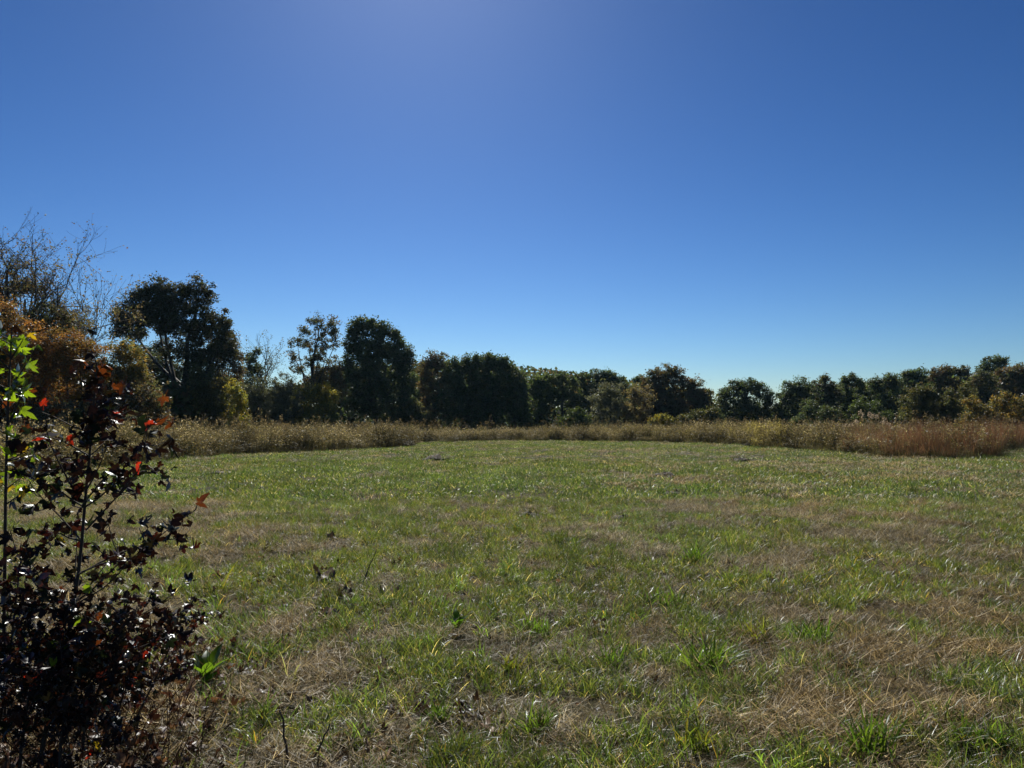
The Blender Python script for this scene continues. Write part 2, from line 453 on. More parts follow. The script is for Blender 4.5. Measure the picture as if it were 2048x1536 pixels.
tree('ochre_tree', 'olive and gold leaved small tree against the trunk of the big dark oak', 'tree', 46, 245,
     [(240, 705, 34, 34), (262, 725, 34, 34), (245, 770, 52, 52), (280, 750, 20, 30)], 'ochre', leaf=0.17, clump=.42, trunk_r=.09)
tree('brown_bush', 'low brown bush at the foot of the big dark oak', 'bush', 45, 300,
     [(290, 800, 42, 52), (250, 820, 50, 40), (315, 820, 25, 40)], 'brown', leaf=0.17, clump=.42, trunk_r=.06)
tree('grey_bush', 'grey green bush filling the gap under the russet thicket', 'bush', 42, 150,
     [(160, 830, 70, 40), (90, 840, 60, 40), (230, 840, 50, 30)], 'grey', leaf=0.17, clump=.42, trunk_r=.06)

# --- the big dark oak
tree('oak_tree', 'big dark oak with twin lobed top and open forked limbs', 'tree', 64, 355,
     [(312, 578, 24, 30), (290, 592, 26, 28), (268, 602, 24, 28), (335, 590, 26, 28), (360, 582, 22, 22), (393, 574, 20, 26),
      (418, 588, 16, 28), (405, 610, 26, 30), (345, 612, 34, 34), (305, 606, 28, 28), (375, 600, 24, 30), (330, 645, 44, 28), (300, 625, 48, 28), (350, 620, 40, 30), (238, 622, 18, 18), (255, 645, 38, 34), (240, 655, 24, 30), (285, 640, 30, 34),
      (400, 650, 45, 40), (440, 640, 22, 26), (375, 665, 34, 32), (330, 655, 30, 22), (448, 680, 26, 40), (270, 668, 26, 18, 2), (420, 710, 40, 35), (322, 692, 20, 22, 2), (350, 700, 26, 26), (385, 715, 34, 34), (345, 740, 30, 24, 4), (308, 752, 28, 26, 4), (400, 760, 34, 40), (272, 702, 26, 24, 3), (290, 738, 30, 26, 3), (325, 722, 22, 20, 4)],
     'oak', leaf=0.25, clump=.52, dens=1.0, fill=40, trunk_r=.42, fork=.36, ntrunk=1)
tree('oak_side_tree', 'brownish tree with a sloping shoulder leaning on the big dark oak', 'tree', 66, 440,
     [(435, 690, 36, 50), (462, 700, 22, 42), (445, 750, 38, 50), (472, 740, 14, 40), (430, 800, 40, 55)], 'brown', leaf=0.22, clump=.5, trunk_r=.2)
tree('dark_tree', 'narrow dark ivy clad tree close behind the oak trunk', 'tree', 68, 335,
     [(345, 790, 42, 50), (360, 830, 46, 40), (318, 800, 28, 50), (300, 715, 30, 30, 3), (385, 790, 30, 60)], 'dark', leaf=0.25, clump=.55, trunk_r=.2)
tree('olive_bush', 'tall olive green bush below the oak and its brown neighbour', 'bush', 60, 415,
     [(410, 760, 30, 40), (400, 800, 34, 50), (435, 800, 36, 52), (455, 830, 24, 35)], 'olive', leaf=0.19, clump=.45, trunk_r=.08)
tree('yellow_bush', 'small bush with yellow green top beside the tall olive bush', 'bush', 59, 470,
     [(468, 778, 17, 20), (476, 805, 22, 28), (468, 835, 30, 24)], 'yellow', leaf=0.17, clump=.38, trunk_r=.06)

# --- from the oak to the twin dark trees
bare_tree('bare_tree', 'small leafless tree with pale upright twigs in the sky gap', 'tree', 76, 515,
          [(515, 700), (535, 695), (550, 712), (562, 735), (528, 730), (500, 720)], 'grey', (515, 760), 0.13, 900, 5, bark=M_BARK_GREY, levels=2)
tree('dark_tree', 'slim dark tree with loose leaf tufts beside the leafless twigs', 'tree', 75, 505,
     [(502, 722, 17, 22), (512, 705, 9, 14), (495, 760, 22, 30), (515, 750, 12, 24)], 'dark', leaf=0.24, clump=.45, dens=.8, trunk_r=.1)
tree('grey_bush', 'grey green thicket bush below the leafless tree', 'bush', 70, 520,
     [(505, 800, 32, 45), (535, 800, 32, 44), (520, 840, 40, 25)], 'grey', leaf=0.2, clump=.45, trunk_r=.07)
tree('grey_bush', 'dull green pointed bush before the airy tall tree', 'bush', 71, 570,
     [(568, 775, 24, 30), (575, 810, 32, 44), (555, 835, 30, 28)], 'grey', leaf=0.2, clump=.45, trunk_r=.07)
tree('airy_tree', 'tall airy tree with sky showing through its loose crown', 'tree', 78, 618,
     [(634, 642, 20, 20), (662, 648, 18, 20), (612, 662, 18, 18), (645, 668, 26, 22), (672, 672, 12, 18), (594, 682, 13, 12), (582, 690, 11, 8), (620, 692, 24, 20), (655, 696, 24, 18),
      (588, 714, 12, 22), (622, 722, 26, 16), (600, 738, 22, 14), (640, 715, 18, 16)],
     'darkbrown', leaf=0.26, clump=.48, dens=.62, fill=30, trunk_r=.22, fork=.5)
tree('brown_tree', 'low brown tree tucked between the airy tree and the tall dark tree', 'tree', 79, 655,
     [(650, 752, 34, 24), (670, 735, 18, 24), (672, 770, 22, 40), (630, 765, 24, 20)], 'brown', leaf=0.24, clump=.5, trunk_r=.12)
tree('yellow_bush', 'broad yellow green bush, brightest along the wood edge', 'bush', 73, 632,
     [(625, 785, 28, 22), (650, 785, 26, 22), (600, 790, 18, 22), (655, 815, 24, 30), (620, 825, 34, 32), (590, 830, 22, 30), (668, 840, 14, 20), (672, 790, 10, 12)],
     'yellow', leaf=0.2, clump=.42, trunk_r=.08)
tree('tall_dark_tree', 'tallest dense dark tree with a blocky top and stepped shoulder', 'tree', 82, 760,
     [(712, 655, 18, 24), (735, 656, 28, 24), (765, 664, 22, 24), (790, 676, 16, 22), (705, 690, 22, 30), (745, 695, 45, 34), (790, 710, 32, 32), (815, 712, 18, 26),
      (700, 730, 18, 30), (750, 745, 54, 42), (808, 755, 26, 36), (715, 790, 34, 50), (770, 800, 52, 50), (815, 810, 24, 40)],
     'dark', leaf=0.30, clump=.62, dens=1.4, fill=50, trunk_r=.32)
tree('dark_bush', 'dim green bush under the edge of the tallest dense dark tree', 'bush', 78, 830,
     [(825, 822, 26, 24), (845, 835, 22, 20), (800, 838, 24, 18)], 'olive', leaf=0.2, clump=.42, trunk_r=.06)
tree('brown_top_tree', 'dark tree with a brownish thin top beside the stepped shoulder', 'tree', 86, 868,
     [(862, 722, 20, 20), (880, 728, 24, 24), (850, 748, 16, 30), (872, 775, 34, 44), (860, 825, 34, 36)], 'brown', leaf=0.28, clump=.56, trunk_r=.2)
tree('dense_tree', 'dense dark tree with bumpy flat top between the brownish top and the domed trees', 'tree', 84, 925,
     [(915, 735, 24, 22), (945, 728, 24, 22), (925, 765, 42, 40), (905, 800, 38, 50), (950, 810, 38, 50)], 'dark', leaf=0.30, clump=.62, dens=1.4, fill=50, trunk_r=.26)
tree('dense_tree', 'dense dark domed tree, middle one of the long dark block', 'tree', 83, 985,
     [(978, 726, 24, 22), (1000, 730, 20, 22), (985, 765, 38, 40), (975, 815, 42, 48), (1010, 780, 28, 50)], 'dark', leaf=0.30, clump=.62, dens=1.4, fill=50, trunk_r=.26)
tree('dense_tree', 'dense dark tree sloping down at the end of the long dark block', 'tree', 84, 1032,
     [(1022, 745, 18, 24), (1038, 765, 18, 26), (1028, 800, 28, 50), (1040, 835, 26, 30), (1050, 790, 10, 24)], 'dark', leaf=0.30, clump=.62, dens=1.4, fill=50, trunk_r=.24)

# --- the low trees in the middle
tree('green_tree', 'mid green tree with yellow lit leaves next to the long dark block', 'tree', 88, 1085,
     [(1085, 762, 20, 22), (1068, 772, 14, 20), (1095, 790, 30, 30), (1080, 820, 32, 40)], 'green', leaf=0.27, clump=.5, trunk_r=.16)
tree('forked_tree', 'dark tree with visible trunk and three round tufts on top', 'tree', 89, 1125,
     [(1124, 756, 18, 18), (1102, 760, 12, 16), (1145, 765, 14, 16), (1125, 785, 26, 22), (1145, 800, 22, 30)], 'dark', leaf=0.27, clump=.5, dens=.8, trunk_r=.2, fork=.6)
tree('broad_tree', 'broad dark tree behind the grey bush with a dent in its top', 'tree', 93, 1195,
     [(1165, 758, 18, 20), (1195, 752, 20, 18), (1220, 754, 20, 20), (1243, 764, 14, 20), (1175, 785, 28, 30), (1215, 790, 38, 36), (1180, 825, 40, 36)],
     'dark', leaf=0.29, clump=.56, trunk_r=.2)
tree('grey_bush', 'greyish brown twiggy bush in front of the broad dark tree', 'bush', 82, 1218,
     [(1222, 785, 26, 26), (1200, 805, 28, 34), (1235, 815, 26, 36), (1210, 838, 36, 22)], 'grey', leaf=0.2, clump=.45, dens=.8, trunk_r=.07)
tree('willow_bush', 'pale tan green willowy bush beside the round dark tree', 'bush', 81, 1275,
     [(1270, 790, 24, 24), (1290, 805, 20, 34), (1262, 825, 28, 30), (1285, 840, 26, 20)], 'tan', leaf=0.19, clump=.42, dens=.8, trunk_r=.07)
tree('green_bush', 'low green bush near the field edge below the forked tree', 'bush', 78, 1155,
     [(1150, 830, 15, 22), (1132, 843, 14, 13), (1170, 838, 16, 18)], 'green', leaf=0.2, clump=.42, trunk_r=.05)
tree('round_tree', 'round domed reddish dark tree standing alone against the sky', 'tree', 90, 1345,
     [(1325, 752, 28, 24), (1350, 756, 26, 24), (1305, 765, 22, 26), (1335, 785, 56, 36), (1385, 775, 24, 24), (1408, 788, 16, 20), (1300, 800, 28, 36), (1350, 815, 58, 34), (1400, 812, 24, 30)],
     'brown', leaf=0.28, clump=.55, dens=1.1, trunk_r=.26)
tree('small_tree', 'small dark crown peeping out behind the round domed tree', 'tree', 98, 1280,
     [(1280, 760, 16, 14), (1270, 775, 10, 14), (1288, 780, 16, 20)], 'dark', leaf=0.28, clump=.5, trunk_r=.14)
tree('yellow_bush', 'low bright yellow bush at the foot of the round domed tree', 'bush', 76, 1325,
     [(1325, 838, 20, 12), (1310, 842, 12, 10), (1342, 844, 12, 10)], 'yellow', leaf=0.17, clump=.34, trunk_r=.04)
tree('dark_bush', 'dull green bush between the yellow bush and the lone dark tree', 'bush', 78, 1395,
     [(1385, 835, 26, 16), (1405, 840, 22, 16), (1370, 840, 18, 14), (1425, 830, 20, 22)], 'olive', leaf=0.2, clump=.42, trunk_r=.05)
tree('lone_tree', 'evenly rounded dark green tree between two notches of sky', 'tree', 87, 1490,
     [(1470, 775, 20, 20), (1495, 770, 22, 16), (1518, 780, 20, 18), (1535, 795, 14, 20), (1448, 800, 16, 26), (1490, 800, 48, 34), (1480, 830, 52, 30), (1530, 830, 20, 28)],
     'dark', leaf=0.27, clump=.52, trunk_r=.2)

# --- the rising tree line at the far side
def T(*a, **k): tree(*a, **k)
T('hedge_tree', 'dark green tree rising from the second notch of sky', 'tree', 84, 1600,
  [(1600, 772, 22, 20), (1580, 785, 22, 26), (1565, 810, 16, 34), (1610, 800, 36, 40), (1585, 835, 36, 26)], 'dark', leaf=0.25, clump=.5, trunk_r=.16)
T('hedge_tree', 'dark tree with one thin pale shoot poking above its top', 'tree', 85, 1650,
  [(1648, 758, 9, 16), (1640, 775, 20, 20), (1662, 785, 18, 26), (1650, 815, 34, 44)], 'darkbrown', leaf=0.24, clump=.46, trunk_r=.16)
T('hedge_tree', 'uneven dark tree with two spiky tops', 'tree', 86, 1700,
  [(1690, 762, 10, 14), (1705, 756, 11, 14), (1722, 768, 12, 14), (1695, 790, 30, 28), (1715, 820, 34, 40)], 'dark', leaf=0.25, clump=.46, trunk_r=.16)
T('hedge_tree', 'full dark green tree next to the spiky tops', 'tree', 86, 1760,
  [(1750, 770, 16, 20), (1772, 762, 20, 20), (1790, 768, 16, 20), (1765, 800, 38, 38), (1770, 830, 36, 30)], 'dark', leaf=0.27, clump=.52, trunk_r=.2)
T('hedge_tree', 'rounded dark tree at the start of the brown topped trees', 'tree', 92, 1825,
  [(1815, 755, 18, 16), (1838, 752, 18, 16), (1825, 785, 34, 34), (1820, 820, 40, 40)], 'dark', leaf=0.28, clump=.52, trunk_r=.2)
T('hedge_tree', 'brownish leaved tree with smooth top in the rising line', 'tree', 93, 1880,
  [(1870, 748, 18, 16), (1892, 744, 18, 14), (1882, 775, 34, 30), (1875, 810, 40, 40)], 'brown', leaf=0.28, clump=.52, trunk_r=.2)
T('hedge_tree', 'dark brown tree just before the crest tree', 'tree', 95, 1930,
  [(1912, 744, 16, 14), (1928, 742, 14, 14), (1925, 775, 32, 32), (1930, 810, 40, 40)], 'darkbrown', leaf=0.28, clump=.52, trunk_r=.2)
T('crest_tree', 'dark tree rising highest above the brown topped trees', 'tree', 104, 1990,
  [(1985, 722, 20, 12), (2004, 720, 14, 12), (1966, 734, 14, 10), (1990, 745, 28, 18), (1985, 785, 30, 40)], 'dark', leaf=0.32, clump=.55, trunk_r=.3, dens=.9)
T('hedge_tree', 'grey brown tree past the crest tree', 'tree', 92, 2025,
  [(2015, 750, 24, 20), (2045, 746, 22, 20), (2020, 785, 40, 36), (2060, 770, 30, 40), (2030, 820, 60, 36)], 'brown', leaf=0.28, clump=.52, trunk_r=.2)
T('hedge_tree', 'dark tree with the brown trees on one side and the ochre bushes below', 'tree', 90, 1970,
  [(1965, 765, 24, 26), (1975, 800, 44, 36)], 'darkbrown', leaf=0.28, clump=.52, trunk_r=.2)
T('olive_bush', 'olive green bush with bright leaves beside the red brown grass', 'bush', 72, 1840,
  [(1835, 790, 24, 22), (1855, 785, 20, 20), (1825, 820, 28, 34), (1860, 820, 34, 34)], 'olive', leaf=0.2, clump=.42, trunk_r=.06)
T('green_bush', 'rounded light green bush below the brown topped trees', 'bush', 70, 1915,
  [(1898, 800, 20, 24), (1930, 784, 15, 24), (1912, 825, 32, 26)], 'olive', leaf=0.2, clump=.42, trunk_r=.06)
T('ochre_bush', 'ochre yellow bush above the red brown grass', 'bush', 66, 1965,
  [(1943, 806, 17, 18), (1972, 820, 22, 16), (1960, 836, 40, 18), (1992, 806, 13, 15)], 'ochre', leaf=0.19, clump=.40, trunk_r=.06)
T('ochre_bush', 'gold tinged bush at the end of the tree line', 'bush', 65, 2030,
  [(2012, 798, 17, 18), (2042, 812, 24, 22), (2030, 836, 46, 20)], 'ochre', leaf=0.19, clump=.40, trunk_r=.06)
T('dark_bush', 'deep green bush between the spiky tree and the pale seed heads', 'bush', 74, 1735,
  [(1718, 815, 18, 28), (1748, 827, 22, 26), (1768, 838, 18, 18)], 'green', leaf=0.2, clump=.42, trunk_r=.06)
T('dark_bush', 'low dark bush under the tree with the pale shoot', 'bush', 74, 1640,
  [(1618, 822, 18, 28), (1652, 832, 22, 24), (1598, 840, 16, 18)], 'dark', leaf=0.2, clump=.42, trunk_r=.06)

# --- trees of the second row, seen in the gaps
for lb, px, ty, hw, dd, pl in (('dark tree in the gap between the stepped shoulder and the brownish top', 845, 735, 30, 98, 'dark'),
                               ('dark tree filling the gap inside the long dark block', 955, 728, 36, 100, 'dark'),
                               ('dark tree behind the end of the long dark block', 1062, 752, 30, 99, 'darkbrown'),
                               ('dark tree behind the three round tufts', 1150, 758, 32, 102, 'dark'),
                               ('dark tree behind the dented broad tree', 1230, 768, 34, 104, 'darkbrown'),
                               ('low dark tree behind the notch of the rising line', 1628, 772, 34, 100, 'dark'),
                               ('dark tree behind the two spiky tops', 1680, 766, 32, 101, 'darkbrown'),
                               ('dark tree behind the full dark green one', 1735, 764, 34, 103, 'dark'),
                               ('dark tree showing between the full green and rounded dark trees', 1800, 758, 32, 104, 'dark'),
                               ('brown tree behind the smooth topped one', 1855, 750, 32, 106, 'brown'),
                               ('dark tree behind the crest tree and its brown neighbour', 1950, 748, 34, 112, 'darkbrown'),
                               ('dark green tree in the gap before the tallest dense tree', 695, 730, 26, 96, 'dark')):
    tree('second_row_tree', lb, 'tree', dd, px, [(px-hw*.4, ty+18, hw*.55, 18), (px+hw*.4, ty+16, hw*.55, 18), (px, ty+45, hw, 38), (px, ty+80, hw*1.05, 36)],
         pl, 'trees of the second row', leaf=.30, clump=.55, trunk_r=.18)

# --- the wood behind, read as one mass
us = np.linspace(-0.80, 0.80, 900)
top_px = np.interp(us*F_PX+1024, [-150, 150, 300, 500, 560, 600, 700, 830, 1050, 1240, 1290, 1420, 1440, 1540, 1556, 1600, 1800, 2100, 2250],
                   [690, 715, 765, 775, 785, 765, 735, 725, 735, 760, 768, 785, 825, 825, 825, 780, 760, 748, 748])
Cs = []
for uu, tp in zip(us, top_px):
    for dd, n in ((94, 30), (102, 28), (112, 26)):
        if uu < -0.45: dd *= 0.62
        elif uu < -0.36: dd *= 0.76
        zt = EYE+(846-tp)/F_PX*dd
        z = zt*rng.random(n)
        Cs.append(np.stack([uu*dd+rng.normal(size=n)*.4, dd+rng.normal(size=n)*2.0, z+0.1], 1))
C = np.concatenate(Cs)
bc = np.array(PAL['dark']+PAL['darkbrown']); lc = bc[rng.integers(0, len(bc), len(C))]*rng.uniform(.7, 1.2, len(C))[:, None]
V, Q = leaf_quads(C, rng.uniform(.4, .75, len(C)), rng.uniform(.28, .5, len(C)), .2)
o = link('woods', build_mesh('woods', V, Q, M_LEAF, np.repeat(lc, 4, 0))); o['kind'] = 'stuff'
tag(o, 'dim mass of woodland undergrowth behind the tree line', 'woods')

# ------------------------------------------------------------------ scattered ground cover (instanced clumps)
def scatter(name, sources, P, idx, rot, scl, tint, label, cat):
    """one object; its points carry which clump stands where"""
    coll = bpy.data.collections.new(name+'_clumps')
    for k, me in enumerate(sources):
        coll.objects.link(bpy.data.objects.new('%s_clump_%03d' % (name, k), me))
    me = bpy.data.meshes.new(name)
    n = len(P); me.vertices.add(n); me.vertices.foreach_set('co', np.asarray(P, np.float32).ravel())
    a = me.attributes.new('idx', 'INT', 'POINT'); a.data.foreach_set('value', np.asarray(idx, np.int32))
    a = me.attributes.new('rot', 'FLOAT_VECTOR', 'POINT'); a.data.foreach_set('vector', np.asarray(rot, np.float32).ravel())
    a = me.attributes.new('scl', 'FLOAT_VECTOR', 'POINT'); a.data.foreach_set('vector', np.asarray(scl, np.float32).ravel())
    a = me.attributes.new('tint', 'FLOAT_COLOR', 'POINT'); c = np.ones((n, 4), np.float32); c[:, :3] = tint
    a.data.foreach_set('color', c.ravel())
    ng = bpy.data.node_groups.new(name+'_scatter', 'GeometryNodeTree')
    ng.interface.new_socket('Geometry', in_out='INPUT', socket_type='NodeSocketGeometry')
    ng.interface.new_socket('Geometry', in_out='OUTPUT', socket_type='NodeSocketGeometry')
    gi = ng.nodes.new('NodeGroupInput'); go = ng.nodes.new('NodeGroupOutput')
    ci = ng.nodes.new('GeometryNodeCollectionInfo'); ci.inputs['Collection'].default_value = coll
    ci.inputs['Separate Children'].default_value = True; ci.inputs['Reset Children'].default_value = True
    ip = ng.nodes.new('GeometryNodeInstanceOnPoints'); ip.inputs['Pick Instance'].default_value = True
    def na(nm, ty):
        q = ng.nodes.new('GeometryNodeInputNamedAttribute'); q.data_type = ty; q.inputs['Name'].default_value = nm
        return q.outputs[0]
    ng.links.new(gi.outputs[0], ip.inputs['Points']); ng.links.new(ci.outputs[0], ip.inputs['Instance'])
    ng.links.new(na('idx', 'INT'), ip.inputs['Instance Index'])
    ng.links.new(na('rot', 'FLOAT_VECTOR'), ip.inputs['Rotation'])
    ng.links.new(na('scl', 'FLOAT_VECTOR'), ip.inputs['Scale'])
    ng.links.new(ip.outputs[0], go.inputs[0])
    o = link(name, me); o['kind'] = 'stuff'; tag(o, label, cat)
    md = o.modifiers.new('scatter', 'NODES'); md.node_group = ng
    return o

def blades(n, rad, h, w, lean, curl, cols, seg=3, base_spread=None, grad=None, zlift=0.0):
    """n grass blades as bent ribbons; cols list of colours; grad (c_base_mult, c_tip_mult)"""
    th = rng.uniform(0, 2*math.pi, n); r = rad*np.sqrt(rng.random(n))
    B = np.stack([r*np.cos(th), r*np.sin(th), np.zeros(n)+zlift*rng.random(n)], 1)
    az = rng.uniform(0, 2*math.pi, n)
    H = h[0]+(h[1]-h[0])*rng.random(n)**1.5
    ln = rng.uniform(lean[0], lean[1], n); cu = rng.uniform(curl[0], curl[1], n)
    wd = w*rng.uniform(.6, 1.3, n)
    fc = az+rng.normal(size=n)*0.9+math.pi/2
    side = np.stack([np.cos(fc), np.sin(fc), np.zeros(n)], 1)
    pts = [B]; ang = ln.copy()
    for s in range(seg):
        dv = np.stack([np.sin(ang)*np.cos(az), np.sin(ang)*np.sin(az), np.cos(ang)], 1)
        pts.append(pts[-1]+dv*(H/seg)[:, None]); ang = ang+cu/seg
    pts = np.stack(pts, 1)
    pts[:, :, 2] = np.maximum(pts[:, :, 2], 0.004)
    t = np.linspace(0, 1, seg+1)
    prof = np.interp(t, [0, .35, .8, 1], [.7, 1, .6, .08])
    off = side[:, None, :]*(wd[:, None]*prof[None, :])[:, :, None]*0.5
    V = np.stack([pts-off, pts+off], 2).reshape(-1, 3)
    i = np.arange(n)[:, None]*(2*(seg+1)); j = np.arange(seg)[None, :]*2
    Q = np.stack([i+j, i+j+1, i+j+3, i+j+2], -1).reshape(-1, 4)
    cols = np.array(cols); c = cols[rng.integers(0, len(cols), n)]*rng.uniform(.75, 1.3, n)[:, None]
    c = np.repeat(c[:, None, :], seg+1, 1)
    if grad is not None:
        g0, g1 = np.array(grad[0]), np.array(grad[1])
        c = c*(g0[None, None, :]*(1-t)[None, :, None]+g1[None, None, :]*t[None, :, None])
    c = np.repeat(c, 2, 1).reshape(-1, 3)
    return V, Q, c

def join(parts):
    V, Q, C, n = [], [], [], 0
    for v, q, c in parts:
        V.append(v); Q.append(q+n); C.append(c); n += len(v)
    return np.concatenate(V), np.concatenate(Q), np.concatenate(C)

GREENS = [(0.060, 0.088, 0.022), (0.078, 0.102, 0.028), (0.040, 0.064, 0.018), (0.110, 0.112, 0.036), (0.030, 0.046, 0.014)]
STRAWS = [(0.43, 0.345, 0.185), (0.24, 0.18, 0.090), (0.54, 0.45, 0.27), (0.34, 0.265, 0.14), (0.12, 0.088, 0.043)]
BROWNS = [(0.10, 0.075, 0.038), (0.060, 0.046, 0.025), (0.16, 0.125, 0.062)]

src = []
def add_src(mesh_parts, mat, nm):
    V, Q, c = join(mesh_parts); src.append(build_mesh(nm, V, Q, mat, c)); return len(src)-1
K_G = [add_src([blades(64, .085, (.04, .15), .0040, (.05, .95), (.2, 1.5), GREENS), blades(24, .13, (.04, .12), .003, (.6, 1.5), (.1, .8), STRAWS+BROWNS)], M_GRASS, 'turf_clump') for _ in range(6)]
K_S = [add_src([blades(64, .15, (.05, .16), .0030, (.9, 1.6), (-.3, .6), STRAWS+STRAWS+BROWNS, zlift=.045), blades(24, .14, (.04, .10), .004, (.3, 1.2), (.2, 1.2), GREENS+BROWNS)], M_STRAW, 'straw_clump') for _ in range(6)]
K_T = [add_src([blades(24, .07, (.10, .28), .0070, (.05, .75), (.4, 1.7), [(0.075, 0.125, 0.022), (0.10, 0.14, 0.03), (0.055, 0.095, 0.025)], seg=4), blades(10, .08, (.08, .2), .006, (.3, 1.2), (.3, 1.5), [(.24, .15, .035), (.2, .17, .05)], seg=4)], M_GRASS, 'tall_clump') for _ in range(5)]
K_D = [add_src([blades(16, .12, (.12, .30), .0028, (.1, 1.1), (.0, .9), STRAWS+BROWNS, seg=4)], M_STRAW, 'stalk_clump') for _ in range(4)]
K_GF = [add_src([blades(70, .32, (.04, .13), .010, (.1, .9), (.2, 1.3), GREENS, seg=2), blades(24, .32, (.04, .13), .008, (.7, 1.5), (.1, .6), STRAWS, seg=2)], M_GRASS, 'far_turf_clump') for _ in range(4)]
K_SF = [add_src([blades(60, .34, (.06, .16), .010, (.9, 1.5), (-.2, .5), STRAWS, seg=2, zlift=.04), blades(40, .32, (.04, .10), .009, (.3, 1.0), (.2, 1.0), GREENS, seg=2)], M_STRAW, 'far_straw_clump') for _ in range(4)]

# edge of the mown field: distance as a function of u = x / y
EDGE_PX = [-200, 0, 100, 250, 350, 450, 560, 700, 820, 840, 1000, 1130, 1300, 1440, 1560, 1640, 1700, 1800, 1900, 1985, 2000, 2048, 2250]
EDGE_PY = [1010, 970, 950, 932, 918, 910, 905, 899, 893, 885, 882, 882, 884, 888, 897, 902, 908, 914, 917, 916, 906, 896, 893]
def edge_d(u):
    px = u*F_PX+1024
    py = np.interp(px, EDGE_PX, EDGE_PY)
    return EYE*F_PX/(py-846)

def straw_amount(x, y):
    s = fbm(x*0.55+3.1, y*0.40+1.7, 11)*0.62+0.38*vnoise(x*1.7, y*1.3, 15)
    px = x/np.maximum(y, .1)*F_PX+1024
    py = 846+EYE*F_PX/np.maximum(y, .1)
    def spot(cx, cy, rx, ry, a): return a*np.exp(-((px-cx)/rx)**2-((py-cy)/ry)**2)
    s = s+spot(1900, 1330, 170, 70, .15)+spot(420, 1380, 220, 170, .13)+spot(1480, 1110, 130, 28, .14)+spot(1750, 930, 220, 18, .14)
    s = s+spot(820, 1280, 150, 60, .10)+spot(1850, 1060, 150, 60, .08)-spot(1100, 1180, 220, 70, .14)-spot(700, 960, 420, 40, .16)-spot(1700, 985, 120, 16, .12)-spot(1400, 1100, 90, 30, .12)-spot(1500, 1460, 250, 60, .05)
    return s

P_, I_, R_, S_, T_ = [], [], [], [], []
def emit(x, y, kinds, scl, tint, tilt=.12, z0=0.0):
    n = len(x)
    if n == 0: return
    P_.append(np.stack([x, y, gh(x, y)+z0], 1)); I_.append(np.asarray(kinds)[rng.integers(0, len(kinds), n)])
    R_.append(np.stack([rng.normal(size=n)*tilt, rng.normal(size=n)*tilt, rng.uniform(0, 6.283, n)], 1))
    s = scl*rng.uniform(.75, 1.3, n); S_.append(np.stack([s, s, s*rng.uniform(.8, 1.25, n)], 1)); T_.append(tint)

def field_pts(d0, d1, per_m2, um=0.80):
    n = int(per_m2*um*(d1*d1-d0*d0))
    d = np.sqrt(rng.uniform(d0*d0, d1*d1, n)); u = rng.uniform(-um, um, n)
    k = d < edge_d(u)+rng.normal(size=n)*.25
    return (u*d)[k], d[k]

def tints(x, y, seed):
    a = .52+.95*fbm(x*1.3, y*1.0, seed)
    w = vnoise(x*.5+7, y*.4, seed+3)
    t = np.stack([a*(1.0+.16*(w-.5)), a, a*(1.0-.3*(w-.5))], 1)*rng.uniform(.6, 1.38, len(x))[:, None]  # wide random spread puts the shadow flecks of small hollows into the colour
    return t

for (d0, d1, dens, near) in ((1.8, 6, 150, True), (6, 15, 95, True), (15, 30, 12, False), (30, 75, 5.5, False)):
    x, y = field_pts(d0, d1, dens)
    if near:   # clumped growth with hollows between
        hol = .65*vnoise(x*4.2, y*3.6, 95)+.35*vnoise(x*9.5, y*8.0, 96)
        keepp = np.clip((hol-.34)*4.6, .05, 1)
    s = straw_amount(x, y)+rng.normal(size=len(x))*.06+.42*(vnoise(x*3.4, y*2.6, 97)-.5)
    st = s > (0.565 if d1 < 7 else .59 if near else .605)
    if near:   # low thatch, tinted darker, in the hollows
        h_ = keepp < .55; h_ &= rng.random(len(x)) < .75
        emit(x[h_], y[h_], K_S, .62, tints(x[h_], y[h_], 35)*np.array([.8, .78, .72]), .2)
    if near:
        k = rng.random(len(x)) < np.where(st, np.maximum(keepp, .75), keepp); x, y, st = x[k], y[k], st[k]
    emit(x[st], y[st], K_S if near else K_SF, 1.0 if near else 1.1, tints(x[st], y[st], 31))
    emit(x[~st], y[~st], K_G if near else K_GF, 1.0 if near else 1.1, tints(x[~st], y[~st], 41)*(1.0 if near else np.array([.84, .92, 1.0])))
# taller green tufts and standing dead stalks
for (d0, d1, dens, thr) in ((1.8, 8, 13, .49), (8, 20, 6, .54), (20, 45, 1.4, .56)):
    x, y = field_pts(d0, d1, dens)
    k = (fbm(x*1.1+20, y*.9, 51)-.35*(straw_amount(x, y)-.5)) > thr
    emit(x[k], y[k], K_T, .72 if d0 < 5 else .62, tints(x[k], y[k], 61))
x, y = field_pts(1.8, 14, 9); emit(x, y, K_D, .75, tints(x, y, 71), .3)
scatter('meadow_grass', src, np.concatenate(P_), np.concatenate(I_), np.concatenate(R_), np.concatenate(S_), np.concatenate(T_),
        'mown grass with straw patches covering the field', 'grass')

